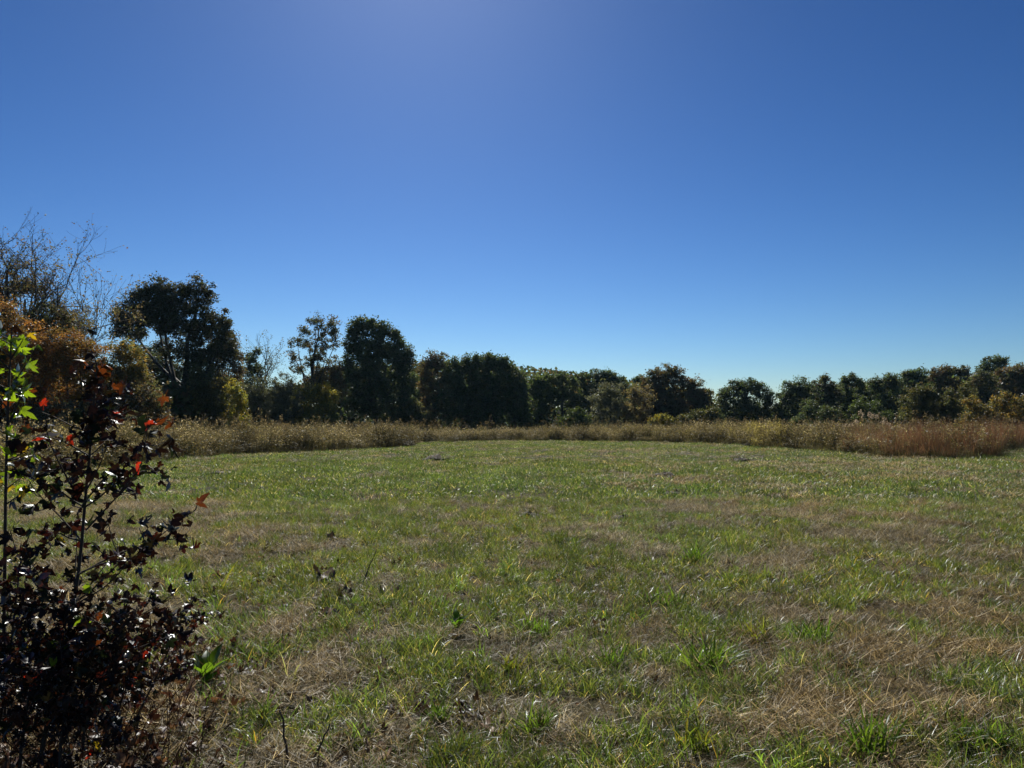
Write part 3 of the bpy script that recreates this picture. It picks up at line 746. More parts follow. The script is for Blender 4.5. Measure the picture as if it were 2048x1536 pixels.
# ------------------------------------------------------------------ tall dry weeds round the field
src = []; P_, I_, R_, S_, T_ = [], [], [], [], []
def weed_stalks(n, rad, h, cols, headcol, nleaf=7, headn=6, hs=.05):
    V1 = blades(n, rad, h, .013, (.0, .22), (.0, .5), cols, seg=3)
    pts = V1[0].reshape(n, 4, 2, 3).mean(2)
    # leaves along the stalk
    a = rng.integers(0, n, n*nleaf); t = rng.uniform(.25, 3, n*nleaf); k = np.minimum(t.astype(int), 2); f = (t-k)[:, None]
    C = pts[a, k]*(1-f)+pts[a, k+1]*f+rng.normal(size=(n*nleaf, 3))*.03
    L = rng.uniform(.07, .17, len(C)); v, q = leaf_quads(C, L, L*.30)
    c = np.array(cols)[rng.integers(0, len(cols), len(C))]*rng.uniform(.6, 1.3, len(C))[:, None]
    parts = [V1, (v, q, np.repeat(c, 4, 0))]
    if headn:
        b = np.repeat(np.arange(n), headn)
        C = pts[b, 3]+rng.normal(size=(len(b), 3))*np.array([.05, .05, .06])-np.array([0, 0, .05])
        L = hs*rng.uniform(.7, 1.6, len(C)); v, q = leaf_quads(C, L, L*.8)
        c = np.array(headcol)[rng.integers(0, len(headcol), len(C))]*rng.uniform(.7, 1.2, len(C))[:, None]
        parts.append((v, q, np.repeat(c, 4, 0)))
    return parts
TANW = [(0.102, 0.090, 0.047), (0.074, 0.068, 0.036), (0.135, 0.120, 0.063), (0.068, 0.074, 0.033)]
OLW = [(0.10, 0.105, 0.038), (0.12, 0.10, 0.048), (0.075, 0.085, 0.033), (0.15, 0.13, 0.058)]
RED = [(0.120, 0.064, 0.043), (0.092, 0.052, 0.036), (0.145, 0.086, 0.054), (0.072, 0.050, 0.033)]
FLUFF = [(0.31, 0.28, 0.18), (0.20, 0.17, 0.10), (0.12, 0.10, 0.055), (0.10, 0.085, 0.045)]
W_TAN = [add_src(weed_stalks(11, .32, (.75, 1.35), TANW, FLUFF), M_WEED, 'tan_weed_clump') for _ in range(5)]
W_OL = [add_src(weed_stalks(11, .32, (.75, 1.4), OLW, FLUFF+[(.25, .23, .07)]), M_WEED, 'olive_weed_clump') for _ in range(5)]
W_YE = [add_src(weed_stalks(14, .30, (.9, 1.35), [(.17, .155, .045), (.13, .13, .042), (.15, .13, .055)], [(.36, .32, .10), (.24, .22, .08)]), M_WEED, 'yellow_weed_clump') for _ in range(3)]
W_RED = [add_src([blades(55, .26, (.75, 1.65), .0105, (.0, .25), (.0, .4), RED, seg=4, grad=((.75, 1.15, .8), (1.15, 1.0, 1.05))),
                  blades(30, .28, (.3, .7), .010, (.1, .6), (.2, .9), [(.07, .085, .03), (.10, .09, .04)], seg=3)], M_WEED, 'red_grass_clump') for _ in range(5)]
W_LOW = [add_src([blades(50, .30, (.25, .65), .010, (.2, 1.2), (.1, 1.0), TANW+OLW, seg=3)], M_WEED, 'low_weed_clump') for _ in range(4)]
W_HEAD = [add_src(weed_stalks(8, .35, (1.5, 1.75), [(.16, .11, .07)], [(.42, .37, .31), (.28, .24, .20)], 4, 26, .055), M_WEED, 'seed_head_clump') for _ in range(3)]

def weed_pts(depth0, depth1, per_m2):
    n = int(per_m2*400*(depth1-depth0)/2.0)
    u = rng.uniform(-.82, .82, n); e = edge_d(u)
    d = e+rng.uniform(depth0, depth1, n)
    keep = (rng.random(n) < d/100.0) & (d < np.interp(u, [-.8, -.5, -.42, -.3, .8], [44, 48, 66, 80, 84]))
    return u[keep], d[keep]
for (a, b_, dens) in ((0, 2.5, 9), (2.5, 9, 3.6), (9, 40, 1.7)):
    u, d = weed_pts(a, b_, dens)
    d = d+0.7*(vnoise(u*90, d*0, 77)-.5)
    px = u*F_PX+1024; x = u*d; y = d
    nz = vnoise(px/45, d*.25, 81)
    red = np.clip((px-1640)/160, 0, 1); red = np.where((px > 1640), np.maximum(red, .12), 0)
    # past the grass tongue the reddish grass stands back a little
    isred = rng.random(len(u)) < red*(0.74)
    isyel = (~isred) & (np.abs(px-1515) < 70*rng.random(len(u))) & (rng.random(len(u)) < .5)
    isol = (~isred) & (~isyel) & (rng.random(len(u)) < np.interp(px, [0, 300, 700, 1150, 1300, 1700], [.15, .25, .25, .5, .6, .5]))
    istan = ~(isred | isyel | isol)
    hscale = np.interp(px, [0, 400, 800, 850, 1050, 1250, 1500, 1700, 2048], [1.05, 1.0, .98, .72, .76, .95, 1.1, 1.0, 1.02])*(.62+.62*vnoise(px/20, d*.4, 83))
    if a == 0:   # frayed front: shorter plants first
        hscale = hscale*np.clip(.45+.75*(d-edge_d(u))/1.3, .45, 1)
    for msk, kinds in ((isred, W_RED), (isyel, W_YE), (isol, W_OL), (istan, W_TAN)):
        if msk.sum() == 0: continue
        n0 = len(S_); emit(x[msk], y[msk], kinds, 1.0, (np.ones((msk.sum(), 3))*(.55+.9*nz[msk])[:, None])*rng.uniform(.65, 1.4, msk.sum())[:, None], .06)
        S_[n0][:, 2] = hscale[msk]*rng.uniform(.72, 1.25, msk.sum())
    if a == 0:
        u2, d2 = weed_pts(-.35, 1.4, 7); emit(u2*d2, d2, W_LOW, .9, np.ones((len(u2), 3))*rng.uniform(.7, 1.2, len(u2))[:, None], .15)
W_WISP = [add_src(weed_stalks(4, .4, (1.2, 1.75), TANW+OLW, [(.20, .165, .10), (.14, .115, .065)], 3, 12, .045), M_WEED, 'wisp_clump') for _ in range(4)]
u, d = weed_pts(.5, 22, .45); k = rng.random(len(u)) < np.interp(u*F_PX+1024, [0, 800, 900, 1150, 1250, 2048], [1, .9, .5, .6, 1, 1]); u, d = u[k], d[k]
emit(u*d, d, W_WISP, .95, np.ones((len(u), 3))*rng.uniform(.7, 1.25, len(u))[:, None], .08)
for px, dd in ((1722, 47), (1735, 48), (1762, 46), (1775, 47), (1748, 50), (1665, 50), (1680, 49)):
    p = at(px, 846, dd); emit(np.array([p[0]]), np.array([p[1]]), W_HEAD, .92, np.ones((1, 3)))
scatter('tall_dry_weeds', src, np.concatenate(P_), np.concatenate(I_), np.concatenate(R_), np.concatenate(S_), np.concatenate(T_),
        'belt of tall dry tan and red brown weeds between the mown field and the trees', 'weeds')

# ------------------------------------------------------------------ saplings at the near side
def star_leaf(name, mat, seed, size=1.0, curl=0.5, roll=0.4, ragged=.1):
    """five lobed leaf, about 1 wide, stalk at the origin, tip along +Y; curled and folded"""
    r = np.random.default_rng(seed)
    lobes = [(-125, .42), (-62, .78), (0, 1.0), (62, .78), (125, .42)]
    out = []; a_prev = None
    ang, rad = [], []
    for k, (a, L) in enumerate(lobes):
        L *= r.uniform(1-ragged*1.5, 1+ragged)
        ang += [a-21, a, a+21]; rad += [L*.68, L, L*.68]
        if k < 4:
            ang.append((a+lobes[k+1][0])/2); rad.append(.40*r.uniform(.9, 1.15))
    ang = np.radians(np.array(ang)); rad = np.array(rad)*.62
    ctr = np.array([0, .22])
    ox = ctr[0]+rad*np.sin(ang); oy = ctr[1]+rad*np.cos(ang)
    mx = ctr[0]+rad*.5*np.sin(ang); my = ctr[1]+rad*.5*np.cos(ang)
    n = len(ang)
    P = np.concatenate([[[ctr[0], ctr[1]]], np.stack([mx, my], 1), np.stack([ox, oy], 1)])
    rr = np.linalg.norm(P-ctr, axis=1)
    ph = r.uniform(0, 6.28); ph2 = r.uniform(0, 6.28)
    th = np.arctan2(P[:, 0]-ctr[0], P[:, 1]-ctr[1])
    z = curl*rr**2*(1.0+.8*np.sin(2*th+ph)) + roll*rr**1.5*.5*np.sin(3*th+ph2) + .10*np.abs(P[:, 0]) + r.normal(size=len(P))*.02
    sh = 1-curl*.35*rr**2
    P3 = np.stack([ctr[0]+(P[:, 0]-ctr[0])*sh, ctr[1]+(P[:, 1]-ctr[1])*sh, z], 1)*size
    T = [(0, 1+i, 1+(i+1)) for i in range(n-1)]
    Q = [(1+i, 1+n+i, 1+n+i+1, 1+i+1) for i in range(n-1)]
    # stalk
    k = len(P3)
    sw = .012*size
    st = np.array([[-sw, 0, -.25*size], [sw, 0, -.25*size], [sw, ctr[1]*size, 0], [-sw, ctr[1]*size, 0]])
    st[0][1] = st[1][1] = -.28*size; st[0][2] = st[1][2] = -.06*size
    P3 = np.concatenate([P3, st]); Q.append((k, k+1, k+2, k+3))
    return build_mesh(name, P3, Q, mat, None, T=T, smooth=False)

LM = {
    'black':  foliage_mat('leaf_blackish', trans=.10, gloss=.05, rough=.38, colour=(.022, .016, .014), use_attr=False, var=.45, tgain=1.5, twarm=(1.5, .8, .5)),
    'maroon': foliage_mat('leaf_maroon', trans=.18, gloss=.05, rough=.38, colour=(.040, .018, .013), use_attr=False, var=.5, tgain=2.2, twarm=(1.5, .6, .4)),
    'orange': foliage_mat('leaf_orange', trans=.28, gloss=.10, rough=.35, colour=(.085, .036, .013), use_attr=False, var=.45, tgain=1.8, twarm=(1.4, .8, .4)),
    'red':    foliage_mat('leaf_red', trans=.5, gloss=.10, rough=.4, colour=(.17, .030, .014), use_attr=False, var=.35, tgain=2.0, twarm=(1.6, .6, .4)),
    'yellow': foliage_mat('leaf_yellow', trans=.5, gloss=.10, rough=.4, colour=(.20, .16, .02), use_attr=False, var=.35, tgain=1.8, twarm=(1.2, 1.0, .3)),
    'green':  foliage_mat('leaf_green', trans=.6, gloss=.14, rough=.34, colour=(.10, .15, .018), use_attr=False, var=.35, tgain=1.9, twarm=(1.1, 1.1, .3)),
    'deep':   foliage_mat('leaf_deep_green', trans=.15, gloss=.06, rough=.38, colour=(.018, .030, .016), use_attr=False, var=.4, tgain=1.6),
}
LEAF = {k: [star_leaf('leaf_'+k, m, 100+q+17*len(k), 1.0, rng.uniform(.3, 1.5)*(1 if q % 2 else -1), rng.uniform(.3, 1.1), .15) for q in range(6)] for k, m in LM.items()}

from mathutils import Matrix, Vector, Euler
def place_leaf(parent, base, pos, kind, size, dirv=None, label=None):
    me = LEAF[kind][rng.integers(0, 6)]
    o = bpy.data.objects.new('leaf', me); COL.objects.link(o); o.parent = parent
    if dirv is None: dirv = rng.normal(size=3)
    y = Vector(dirv).normalized(); z = Vector(rng.normal(size=3)+np.array([0, 0, .8]))
    x = y.cross(z).normalized(); z = x.cross(y).normalized()
    M = Matrix((x, y, z)).transposed().to_4x4(); M.translation = Vector(pos-base)
    o.matrix_local = M @ Matrix.Scale(size, 4)
    if label: o['label'] = label
    return o

def choose(pal):
    ks = list(pal); p = np.array([pal[k] for k in ks], float); return ks[rng.choice(len(ks), p=p/p.sum())]

def px_path(pts):
    return np.array([at(p[0], p[1], p[2]) for p in pts])

def smooth_path(P, n):
    t = np.linspace(0, len(P)-1, n); P = np.asarray(P)
    Pp = np.vstack([2*P[0]-P[1], P, 2*P[-1]-P[-2]])
    out = []
    for q in t:
        k = min(int(q), len(P)-2); f = q-k
        a, b, c, d = Pp[k], Pp[k+1], Pp[k+2], Pp[k+3]
        out.append(.5*((2*b)+(-a+c)*f+(2*a-5*b+4*c-d)*f*f+(-a+3*b-3*c+d)*f**3))
    return np.array(out)

M_DARKLEAF = foliage_mat('leaf_dark_mixed', trans=.12, gloss=.05, rough=.38, tgain=1.6, twarm=(1.4, .8, .5))
def leaf_arrays(me):
    v = np.empty(len(me.vertices)*3, np.float32); me.vertices.foreach_get('co', v)
    me.calc_loop_triangles(); t = np.empty(len(me.loop_triangles)*3, np.int32); me.loop_triangles.foreach_get('vertices', t)
    return v.reshape(-1, 3), t.reshape(-1, 3)
SH = [leaf_arrays(m_) for m_ in LEAF['black']]
def leaf_heap(C, size, flat):
    Vs, Ts, own, nv = [], [], [], 0
    for q in range(len(C)):
        v, t = SH[q % 6]
        e = Euler((rng.normal()*flat, rng.normal()*flat, rng.uniform(0, 6.28))).to_matrix()
        Vs.append((v*size[q]) @ np.array(e).T+C[q]); Ts.append(t+nv); nv += len(v); own.append(np.full(len(v), q))
    return np.concatenate(Vs), np.concatenate(Ts), np.concatenate(own)
def sapling(name, label, stems, branches, pal, nauto, blen, leaf_size, max_parts=290, tmin=.15, group=None, step=.055, r0=.011, extra=0, cat='sapling', upr=.55):
    """stems, branches: lists of pixel paths with distance"""
    S3 = [smooth_path(px_path(s), 16) for s in stems]
    base = S3[0][0].copy(); base[2] = float(gh(base[0], base[1]))
    for s in S3:
        s[0][2] = min(s[0][2], float(gh(s[0][0], s[0][1]))-.02)
    o = empty(name, base); tag(o, label, cat, group)
    mb = MB(); mbb = MB(); nodes = []
    for s in S3:
        mb.tube(s-base, np.linspace(r0, r0*.3, len(s)), 6)
        for q in np.linspace(.55, 1, 10): nodes.append((s[int(q*15)], s[15]-s[13]))
    B3 = [smooth_path(px_path(b), 8) for b in branches]
    for q in range(nauto):
        s = S3[q % len(S3)]; t = tmin+(1-tmin)*rng.random()**1.15
        p = s[int(t*15)]; az = rng.uniform(0, 6.283)
        ln = blen*(1.15-.75*t)*rng.uniform(.6, 1.2)
        v = np.array([math.cos(az), math.sin(az), upr+rng.normal()*.25]); v /= np.linalg.norm(v)
        pts = [p]
        for _ in range(5):
            v = v+rng.normal(size=3)*.14; v /= np.linalg.norm(v); nx_ = pts[-1]+v*ln/5
            nx_[2] = max(nx_[2], .05); pts.append(nx_)
        B3.append(np.array(pts))
    for bpts in B3:
        mbb.tube(bpts-base, np.linspace(r0*.42, r0*.12, len(bpts)), 4)
        seg = np.linalg.norm(np.diff(bpts, axis=0), axis=1).sum()
        nn = max(3, int(seg/step))
        for t in np.linspace(.22, 1, nn):
            k = t*(len(bpts)-1); a = int(min(k, len(bpts)-2)); f = k-a
            nodes.append((bpts[a]*(1-f)+bpts[a+1]*f, bpts[a+1]-bpts[a]))
    link('stem', mb.mesh('stem', M_TWIG, True), o)
    link('branches', mbb.mesh('branches', M_TWIG, True), o)
    idx = rng.permutation(len(nodes))
    cnt = 0
    if extra:
        ex = rng.integers(0, len(nodes), extra)
        C = np.array([nodes[q][0] for q in ex])+rng.normal(size=(extra, 3))*.03
        V, T3, own = leaf_heap(C-base, leaf_size*rng.uniform(.5, 1.05, extra), 1.1)
        tint_ = np.array([(.024, .017, .014), (.030, .016, .012), (.020, .026, .015), (.05, .022, .014)])[rng.choice(4, extra, p=[.45, .25, .2, .1])]*rng.uniform(.6, 1.4, extra)[:, None]
        lo = link('leaves', build_mesh('leaves', V, None, M_DARKLEAF, tint_[own], T=T3), o); lo['kind'] = 'stuff'
    for q in idx[:max_parts]:
        p, v = nodes[q]
        v = v/(np.linalg.norm(v)+1e-9)
        dv = v*.5+rng.normal(size=3)*.75; dv[2] -= .55
        hz = p[2]
        place_leaf(o, base, p+rng.normal(size=3)*.012, choose(pal(p) if callable(pal) else pal), leaf_size*rng.uniform(.65, 1.3), dv)
        cnt += 1
    return o, (base, np.array([q[0] for q in nodes]))

D = 3.45
def pal_red(p):
    return {'black': 6.5, 'maroon': 1.6, 'orange': .8, 'red': .3, 'yellow': .2, 'deep': 1.9, 'green': .2}
pal_green = {'green': 5.5, 'deep': 2, 'yellow': 1.0, 'black': 1.2, 'orange': .35}
red, (rbase, rnodes) = sapling('sapling', 'tall dark sapling with purple, orange and blackish star shaped leaves', 
    [[(72, 1535, 3.3), (108, 1400, 3.34), (140, 1250, 3.38), (160, 1120, 3.42), (172, 980, 3.45), (182, 880, 3.45), (190, 780, 3.45), (194, 725, 3.45)]],
    [[(150, 985, 3.44), (118, 925, 3.4), (95, 870, 3.36), (92, 800, 3.35)],
     [(165, 1010, 3.44), (205, 960, 3.5), (241, 932, 3.5), (272, 905, 3.5)],
     [(170, 985, 3.44), (195, 940, 3.4), (215, 890, 3.38)],
     [(172, 1060, 3.43), (228, 1000, 3.36), (262, 965, 3.33), (285, 920, 3.3), (296, 845, 3.3)],
     [(240, 985, 3.36), (275, 945, 3.3), (310, 945, 3.3), (330, 935, 3.3)],
     [(155, 1150, 3.4), (230, 1110, 3.4), (300, 1085, 3.42), (345, 1052, 3.44), (388, 1022, 3.45)],
     [(148, 1210, 3.4), (215, 1170, 3.3), (270, 1110, 3.28), (330, 1065, 3.25)],
     [(280, 1092, 3.42), (330, 1080, 3.45), (385, 1075, 3.48)],
     [(185, 850, 3.45), (210, 830, 3.5), (235, 800, 3.5)],
     [(182, 880, 3.45), (205, 845, 3.4), (240, 830, 3.38)],
     [(192, 760, 3.45), (165, 770, 3.45), (150, 800, 3.45)],
     [(130, 1290, 3.38), (220, 1260, 3.4), (300, 1220, 3.45), (370, 1170, 3.5)],
     [(140, 1250, 3.38), (80, 1180, 3.3), (40, 1120, 3.3), (20, 1060, 3.3)],
     [(120, 1350, 3.36), (200, 1330, 3.3), (290, 1290, 3.3), (380, 1260, 3.35)]],
    pal_red, 24, .5, .074, max_parts=135, step=.036, tmin=.3, extra=260)
bunch_twigs = MB()
def leaf_bunch(par, base, px, py, dd, kinds, n, size, spread=.035):
    c = at(px, py, dd)
    dist = np.linalg.norm(rnodes-c, axis=1)+1.2*np.maximum(0, rnodes[:, 2]-c[2])
    a_ = rnodes[np.argmin(dist)]
    m_ = (a_+c)/2; m_[2] -= .12*np.linalg.norm(c-a_)
    bunch_twigs.tube(smooth_path(np.array([a_, m_, c, c+(c-m_)*.25]), 7)-base, np.linspace(.0030, .0012, 7), 4)
    for q in range(n):
        place_leaf(par, base, c+rng.normal(size=3)*spread, choose(kinds), size*rng.uniform(.7, 1.25), rng.normal(size=3)*.8-np.array([0, 0, .5]))
DK = {'black': 7, 'maroon': .9, 'deep': 2.4}
OR = {'orange': 3, 'maroon': 1.4, 'black': .5}
for px, py, k_, n_, sz in ((147, 871, DK, 5, .09), (208, 864, DK, 6, .095), (251, 890, DK, 6, .085), (287, 894, DK, 4, .08), (329, 884, DK, 4, .09), (283, 946, DK, 6, .085), (322, 933, DK, 4, .09),
                          (65, 872, DK, 4, .085), (95, 915, DK, 6, .085), (160, 933, DK, 7, .095), (225, 962, DK, 5, .09), (273, 981, DK, 2, .085), (81, 952, DK, 5, .08), (190, 985, DK, 5, .09), (68, 985, DK, 4, .085),
                          (104, 995, DK, 5, .09), (145, 1010, DK, 5, .09), (60, 1020, DK, 5, .08), (120, 1040, DK, 5, .085), (215, 1040, DK, 5, .085), (235, 1085, DK, 5, .085), (190, 1090, DK, 4, .085), (280, 1060, DK, 5, .085),
                          (325, 1040, DK, 5, .085), (345, 1060, DK, 4, .09), (215, 768, OR, 3, .115), (240, 775, OR, 1, .09), (245, 832, OR, 2, .12), (330, 832, OR, 3, .115), (300, 785, OR, 2, .11), (160, 787, OR, 1, .09),
                          (185, 797, DK, 3, .10), (160, 745, DK, 1, .09), (180, 722, OR, 1, .10), (395, 1008, OR, 2, .12), (365, 1045, DK, 3, .10), (390, 1100, OR, 2, .10), (145, 872, {'red': 1, 'orange': 1}, 3, .075),
                          (165, 740, OR, 1, .08), (290, 868, DK, 2, .11), (215, 845, DK, 3, .12)):
    leaf_bunch(red, rbase, px, py, rng.uniform(3.38, 3.5), k_, max(1, n_-1), sz*.9)

link('twigs', bunch_twigs.mesh('twigs', M_TWIG, True), red)
green, gbase = sapling('sapling', 'slender sapling with bright yellow green leaves up its stem', 
    [[(10, 1530, 3.6), (8, 1300, 3.58), (10, 1100, 3.55), (12, 950, 3.52), (16, 820, 3.5), (20, 730, 3.5), (24, 655, 3.5)]],
    [[(16, 850, 3.5), (40, 800, 3.5), (60, 760, 3.5)], [(18, 780, 3.5), (45, 740, 3.45), (70, 700, 3.45)], [(20, 720, 3.5), (40, 690, 3.5), (52, 668, 3.5)],
     [(14, 900, 3.5), (35, 880, 3.5), (55, 850, 3.45)], [(22, 690, 3.5), (5, 680, 3.5), (-15, 675, 3.5)], [(20, 740, 3.5), (0, 720, 3.45), (-20, 700, 3.4)],
     [(10, 1010, 3.53), (45, 985, 3.55), (65, 960, 3.5)], [(16, 820, 3.5), (-5, 790, 3.5), (-25, 770, 3.5)]],
    pal_green, 14, .26, .078, max_parts=200, tmin=.5, step=.035, r0=.010)
pal_low = {'black': 8, 'maroon': 2.6, 'orange': .35, 'red': .3, 'yellow': .25, 'deep': 1.6, 'green': .1}
sapling('sapling', 'bushy dark sprout in the black leafy corner under the green leaved sapling',
    [[(-10, 1500, 3.4), (15, 1350, 3.4), (30, 1220, 3.42), (45, 1090, 3.42)], [(40, 1510, 3.3), (60, 1380, 3.3), (85, 1250, 3.3)]], [], pal_low, 44, .5, .066, max_parts=300, tmin=.08, step=.032, r0=.008, extra=650)
sapling('sapling', 'low dark leafy sprout crossing the stem of the tall dark sapling',
    [[(160, 1490, 3.35), (200, 1370, 3.32), (235, 1270, 3.3), (255, 1180, 3.3)], [(120, 1500, 3.2), (130, 1400, 3.15), (120, 1280, 3.15)]], [], pal_low, 44, .5, .064, max_parts=300, tmin=.05, step=.032, r0=.007, extra=650)
sapling('sapling', 'short spreading red leaved sprout on the open side of the dark saplings',
    [[(270, 1440, 3.6), (310, 1360, 3.6), (350, 1270, 3.6), (375, 1200, 3.6)], [(230, 1440, 3.5), (260, 1350, 3.5), (280, 1260, 3.5)]], [],
    {'black': 6, 'maroon': 3, 'orange': .5, 'red': .7, 'yellow': .4, 'deep': 1}, 26, .36, .056, max_parts=240, tmin=.05, step=.034, r0=.006, extra=160)

# dead leaves and litter under the saplings
n = 3600
u = rng.uniform(-.78, -.36, n); d = rng.uniform(2.6, 5.2, n)
px = u*F_PX+1024; w = np.clip((470-px+60*rng.normal(size=n))/200, 0, 1)
k = rng.random(n) < w; u, d = u[k], d[k]; n = len(u)
C = np.stack([u*d, d, gh(u*d, d)+.02+.10*rng.random(n)**2], 1)
lc = np.array([(.11, .065, .04), (.07, .035, .024), (.16, .10, .06), (.05, .03, .022)])[rng.integers(0, 4, n)]*rng.uniform(.6, 1.3, n)[:, None]
M_LITTER = foliage_mat('dead_leaves', trans=.2, gloss=.022, rough=.45, tgain=1.3, twarm=(1.2, .9, .6))
n2 = 1250
u = rng.uniform(-.60, .45, n2); d = np.sqrt(rng.uniform(2.2**2, 9.5**2, n2))
k = rng.random(n2) < np.clip(.62-.9*(u+.2), .12, 1)*np.clip(1.5-d/9, .25, 1); u, d = u[k], d[k]; n2 = len(u)
C = np.concatenate([C, np.stack([u*d, d, gh(u*d, d)+.03+.03*rng.random(n2)], 1)])
lc = np.concatenate([lc, np.array([(.05, .036, .026), (.08, .056, .038), (.030, .022, .017), (.20, .145, .095)])[rng.integers(0, 4, n2)]*rng.uniform(.6, 1.3, n2)[:, None]])
# little drifts of dark leaves caught in the grass
DR = [(645, 1150), (655, 1240), (640, 1215), (690, 1198), (775, 1188), (460, 1305), (520, 1355), (365, 1410), (420, 1430), (470, 1250), (560, 1300), (600, 1330), (770, 1340), (700, 1300), (850, 1415), (930, 1438), (985, 1442), (750, 1490), (665, 1520), (560, 1420), (480, 1480), (420, 1340), (400, 1210), (520, 1170), (610, 1110), (1010, 1245), (1200, 1245), (1680, 1338), (790, 1440), (440, 1150)]
dr = np.concatenate([ground(px, py)+rng.normal(size=(9, 3))*np.array([.055, .075, .012])+np.array([0, 0, .045]) for px, py in DR])
C = np.concatenate([C, dr])
lc = np.concatenate([lc, np.array([(.040, .029, .021), (.026, .019, .015), (.085, .06, .04)])[rng.integers(0, 3, len(dr))]*rng.uniform(.6, 1.3, len(dr))[:, None]])
n2 += len(dr); n += n2
V, T3, own = leaf_heap(C, np.concatenate([rng.uniform(.045, .10, n-n2), rng.uniform(.035, .085, n2)]), .5)
o = link('leaf_litter', build_mesh('leaf_litter', V, None, M_LITTER, lc[own], T=T3)); o['kind'] = 'stuff'
tag(o, 'brown dead leaves littering the ground under and around the saplings', 'leaf litter')
# thin dead stems of the undergrowth
mb = MB()
for q in range(260):
    uu = rng.uniform(-.76, -.42); dd = rng.uniform(3.0, 4.4)
    p = np.array([uu*dd, dd, float(gh(uu*dd, dd))]); v = np.array([rng.normal()*.5, rng.normal()*.5, 1]); v /= np.linalg.norm(v)
    ln = rng.uniform(.12, .5); P = np.array([p, p+v*ln*.5+rng.normal(size=3)*.02, p+v*ln+rng.normal(size=3)*.05])
    mb.tube(P, [.003, .0024, .001], 3, np.array([.10, .06, .04])*rng.uniform(.5, 1.6))
o = link('undergrowth', mb.mesh('undergrowth', M_LITTER)); o['kind'] = 'stuff'
tag(o, 'thin dead stems standing among the dark saplings', 'undergrowth')

# ------------------------------------------------------------------ single things lying or growing in the field
M_DRY = foliage_mat('dry_leaf', trans=.15, gloss=.10, rough=.4, colour=(.26, .18, .12), use_attr=False, var=.35, tgain=1.2, twarm=(1.1, .9, .7))
M_DRYD = foliage_mat('dry_leaf_dark', trans=.10, gloss=.10, rough=.4, colour=(.10, .068, .046), use_attr=False, var=.35, tgain=1.2, twarm=(1.1, .9, .7))
def crumpled(name, mat, seed, fold):
    """crumpled dry leaf about 1 wide, lying around the origin"""
    r = np.random.default_rng(seed); n = 7
    g = np.linspace(-1, 1, n); X_, Y_ = np.meshgrid(g, g)
    ph = np.arctan2(Y_, X_); k = np.maximum(np.abs(X_), np.abs(Y_))/np.maximum(np.hypot(X_, Y_), 1e-6)
    lob = 1+.22*np.cos(5*ph+r.uniform(0, 6))*np.hypot(X_, Y_)
    X2 = X_*k*lob*.5; Y2 = Y_*k*lob*.62
    a1, a2 = r.uniform(0, 6.28, 2); rr = np.hypot(X2, Y2)
    Z_ = fold*(.9*np.abs(X2*math.cos(a1)+Y2*math.sin(a1))+.8*rr**2*np.sin(2*ph+a2)+.35*rr*np.sin(5*ph+a1))+r.normal(size=X2.shape)*.045
    X2 = X2*(1-.35*fold*rr)+r.normal(size=X2.shape)*.025; Y2 = Y2+r.normal(size=X2.shape)*.025
    V = np.stack([X2, Y2, Z_-Z_.min()], -1).reshape(-1, 3)
    i, j = np.meshgrid(np.arange(n-1), np.arange(n-1), indexing='ij')
    Q = np.stack([i*n+j, i*n+j+1, (i+1)*n+j+1, (i+1)*n+j], -1).reshape(-1, 4)
    return build_mesh(name, V, Q, mat)
def dry_leaf(label, px, py, wpx, dark=False, up=.3, k=0):
    p = ground(px, py+wpx*.3); s = wpx/F_PX*p[1]*.74; up *= .45
    me = crumpled('fallen_leaf', M_DRYD if dark else M_DRY, 300+k, rng.uniform(.5, 1.0))
    o = link('fallen_leaf', me); o.location = (p[0], p[1], p[2]+.008)
    o.scale = (s*1.1, s, s*.75); o.rotation_euler = (up*.8, rng.uniform(-.3, .3), rng.uniform(-.8, .8))
    tag(o, label, 'leaf', 'fallen leaves in the grass')
FL = [('curled leaf with pale ribs lying beyond the dry weed stalk', 645, 1148, 58, True, .2), ('brown leaf standing on edge in the straw before the dark leaf pair', 655, 1232, 50, False, .9),
      ('small dark leaf in the green grass beside the fallen twig', 662, 1072, 26, True, .3), ('tiny leaf standing upright far out in the green grass', 722, 1036, 20, True, 1.0),
      ('rolled dark brown leaf between tufts near the lone green tuft', 852, 1408, 50, True, .8), ('biggest crumpled pale brown leaf at the picture bottom', 750, 1495, 74, False, .4),
      ('long crumpled pale leaf beside the round brown leaf', 990, 1440, 70, False, .2), ('round brown leaf touching the long crumpled pale leaf', 932, 1434, 46, True, .3),
      ('dark brown pointed leaf cut by the lower picture edge', 665, 1525, 52, True, .9), ('black leaf with white lit tip beside white grass blades', 520, 1352, 58, True, .8),
      ('dark curled leaf by the bright weed at the saplings', 462, 1302, 62, True, .5), ('dark cupped leaf among bright tufts on the open side', 1682, 1335, 52, True, .5),
      ('dark leaf hidden beside a small green tuft in the straw', 772, 1336, 46, True, .5), ('small brown leaf on the straw strip of the open side', 1750, 1188, 34, True, .4),
      ('pale lit leaf pile edge at the foot of the saplings', 365, 1410, 66, False, .3), ('dark leaf pair with white edges in the mid grass', 775, 1185, 50, True, .3),
      ('dark flat leaf behind the standing brown leaf', 688, 1196, 40, True, .2), ('small dark leaf beside the broad leaved weed', 1010, 1243, 34, True, .5),
      ('small upright brown leaf above the crumpled pale brown leaf', 786, 1438, 34, True, .9), ('small dark leaf in front of the middle grass tuft', 1200, 1242, 24, True, .5)]
for k, (lb, px, py, w, dk, up) in enumerate(FL): dry_leaf(lb, px, py, w, dk, up, k)

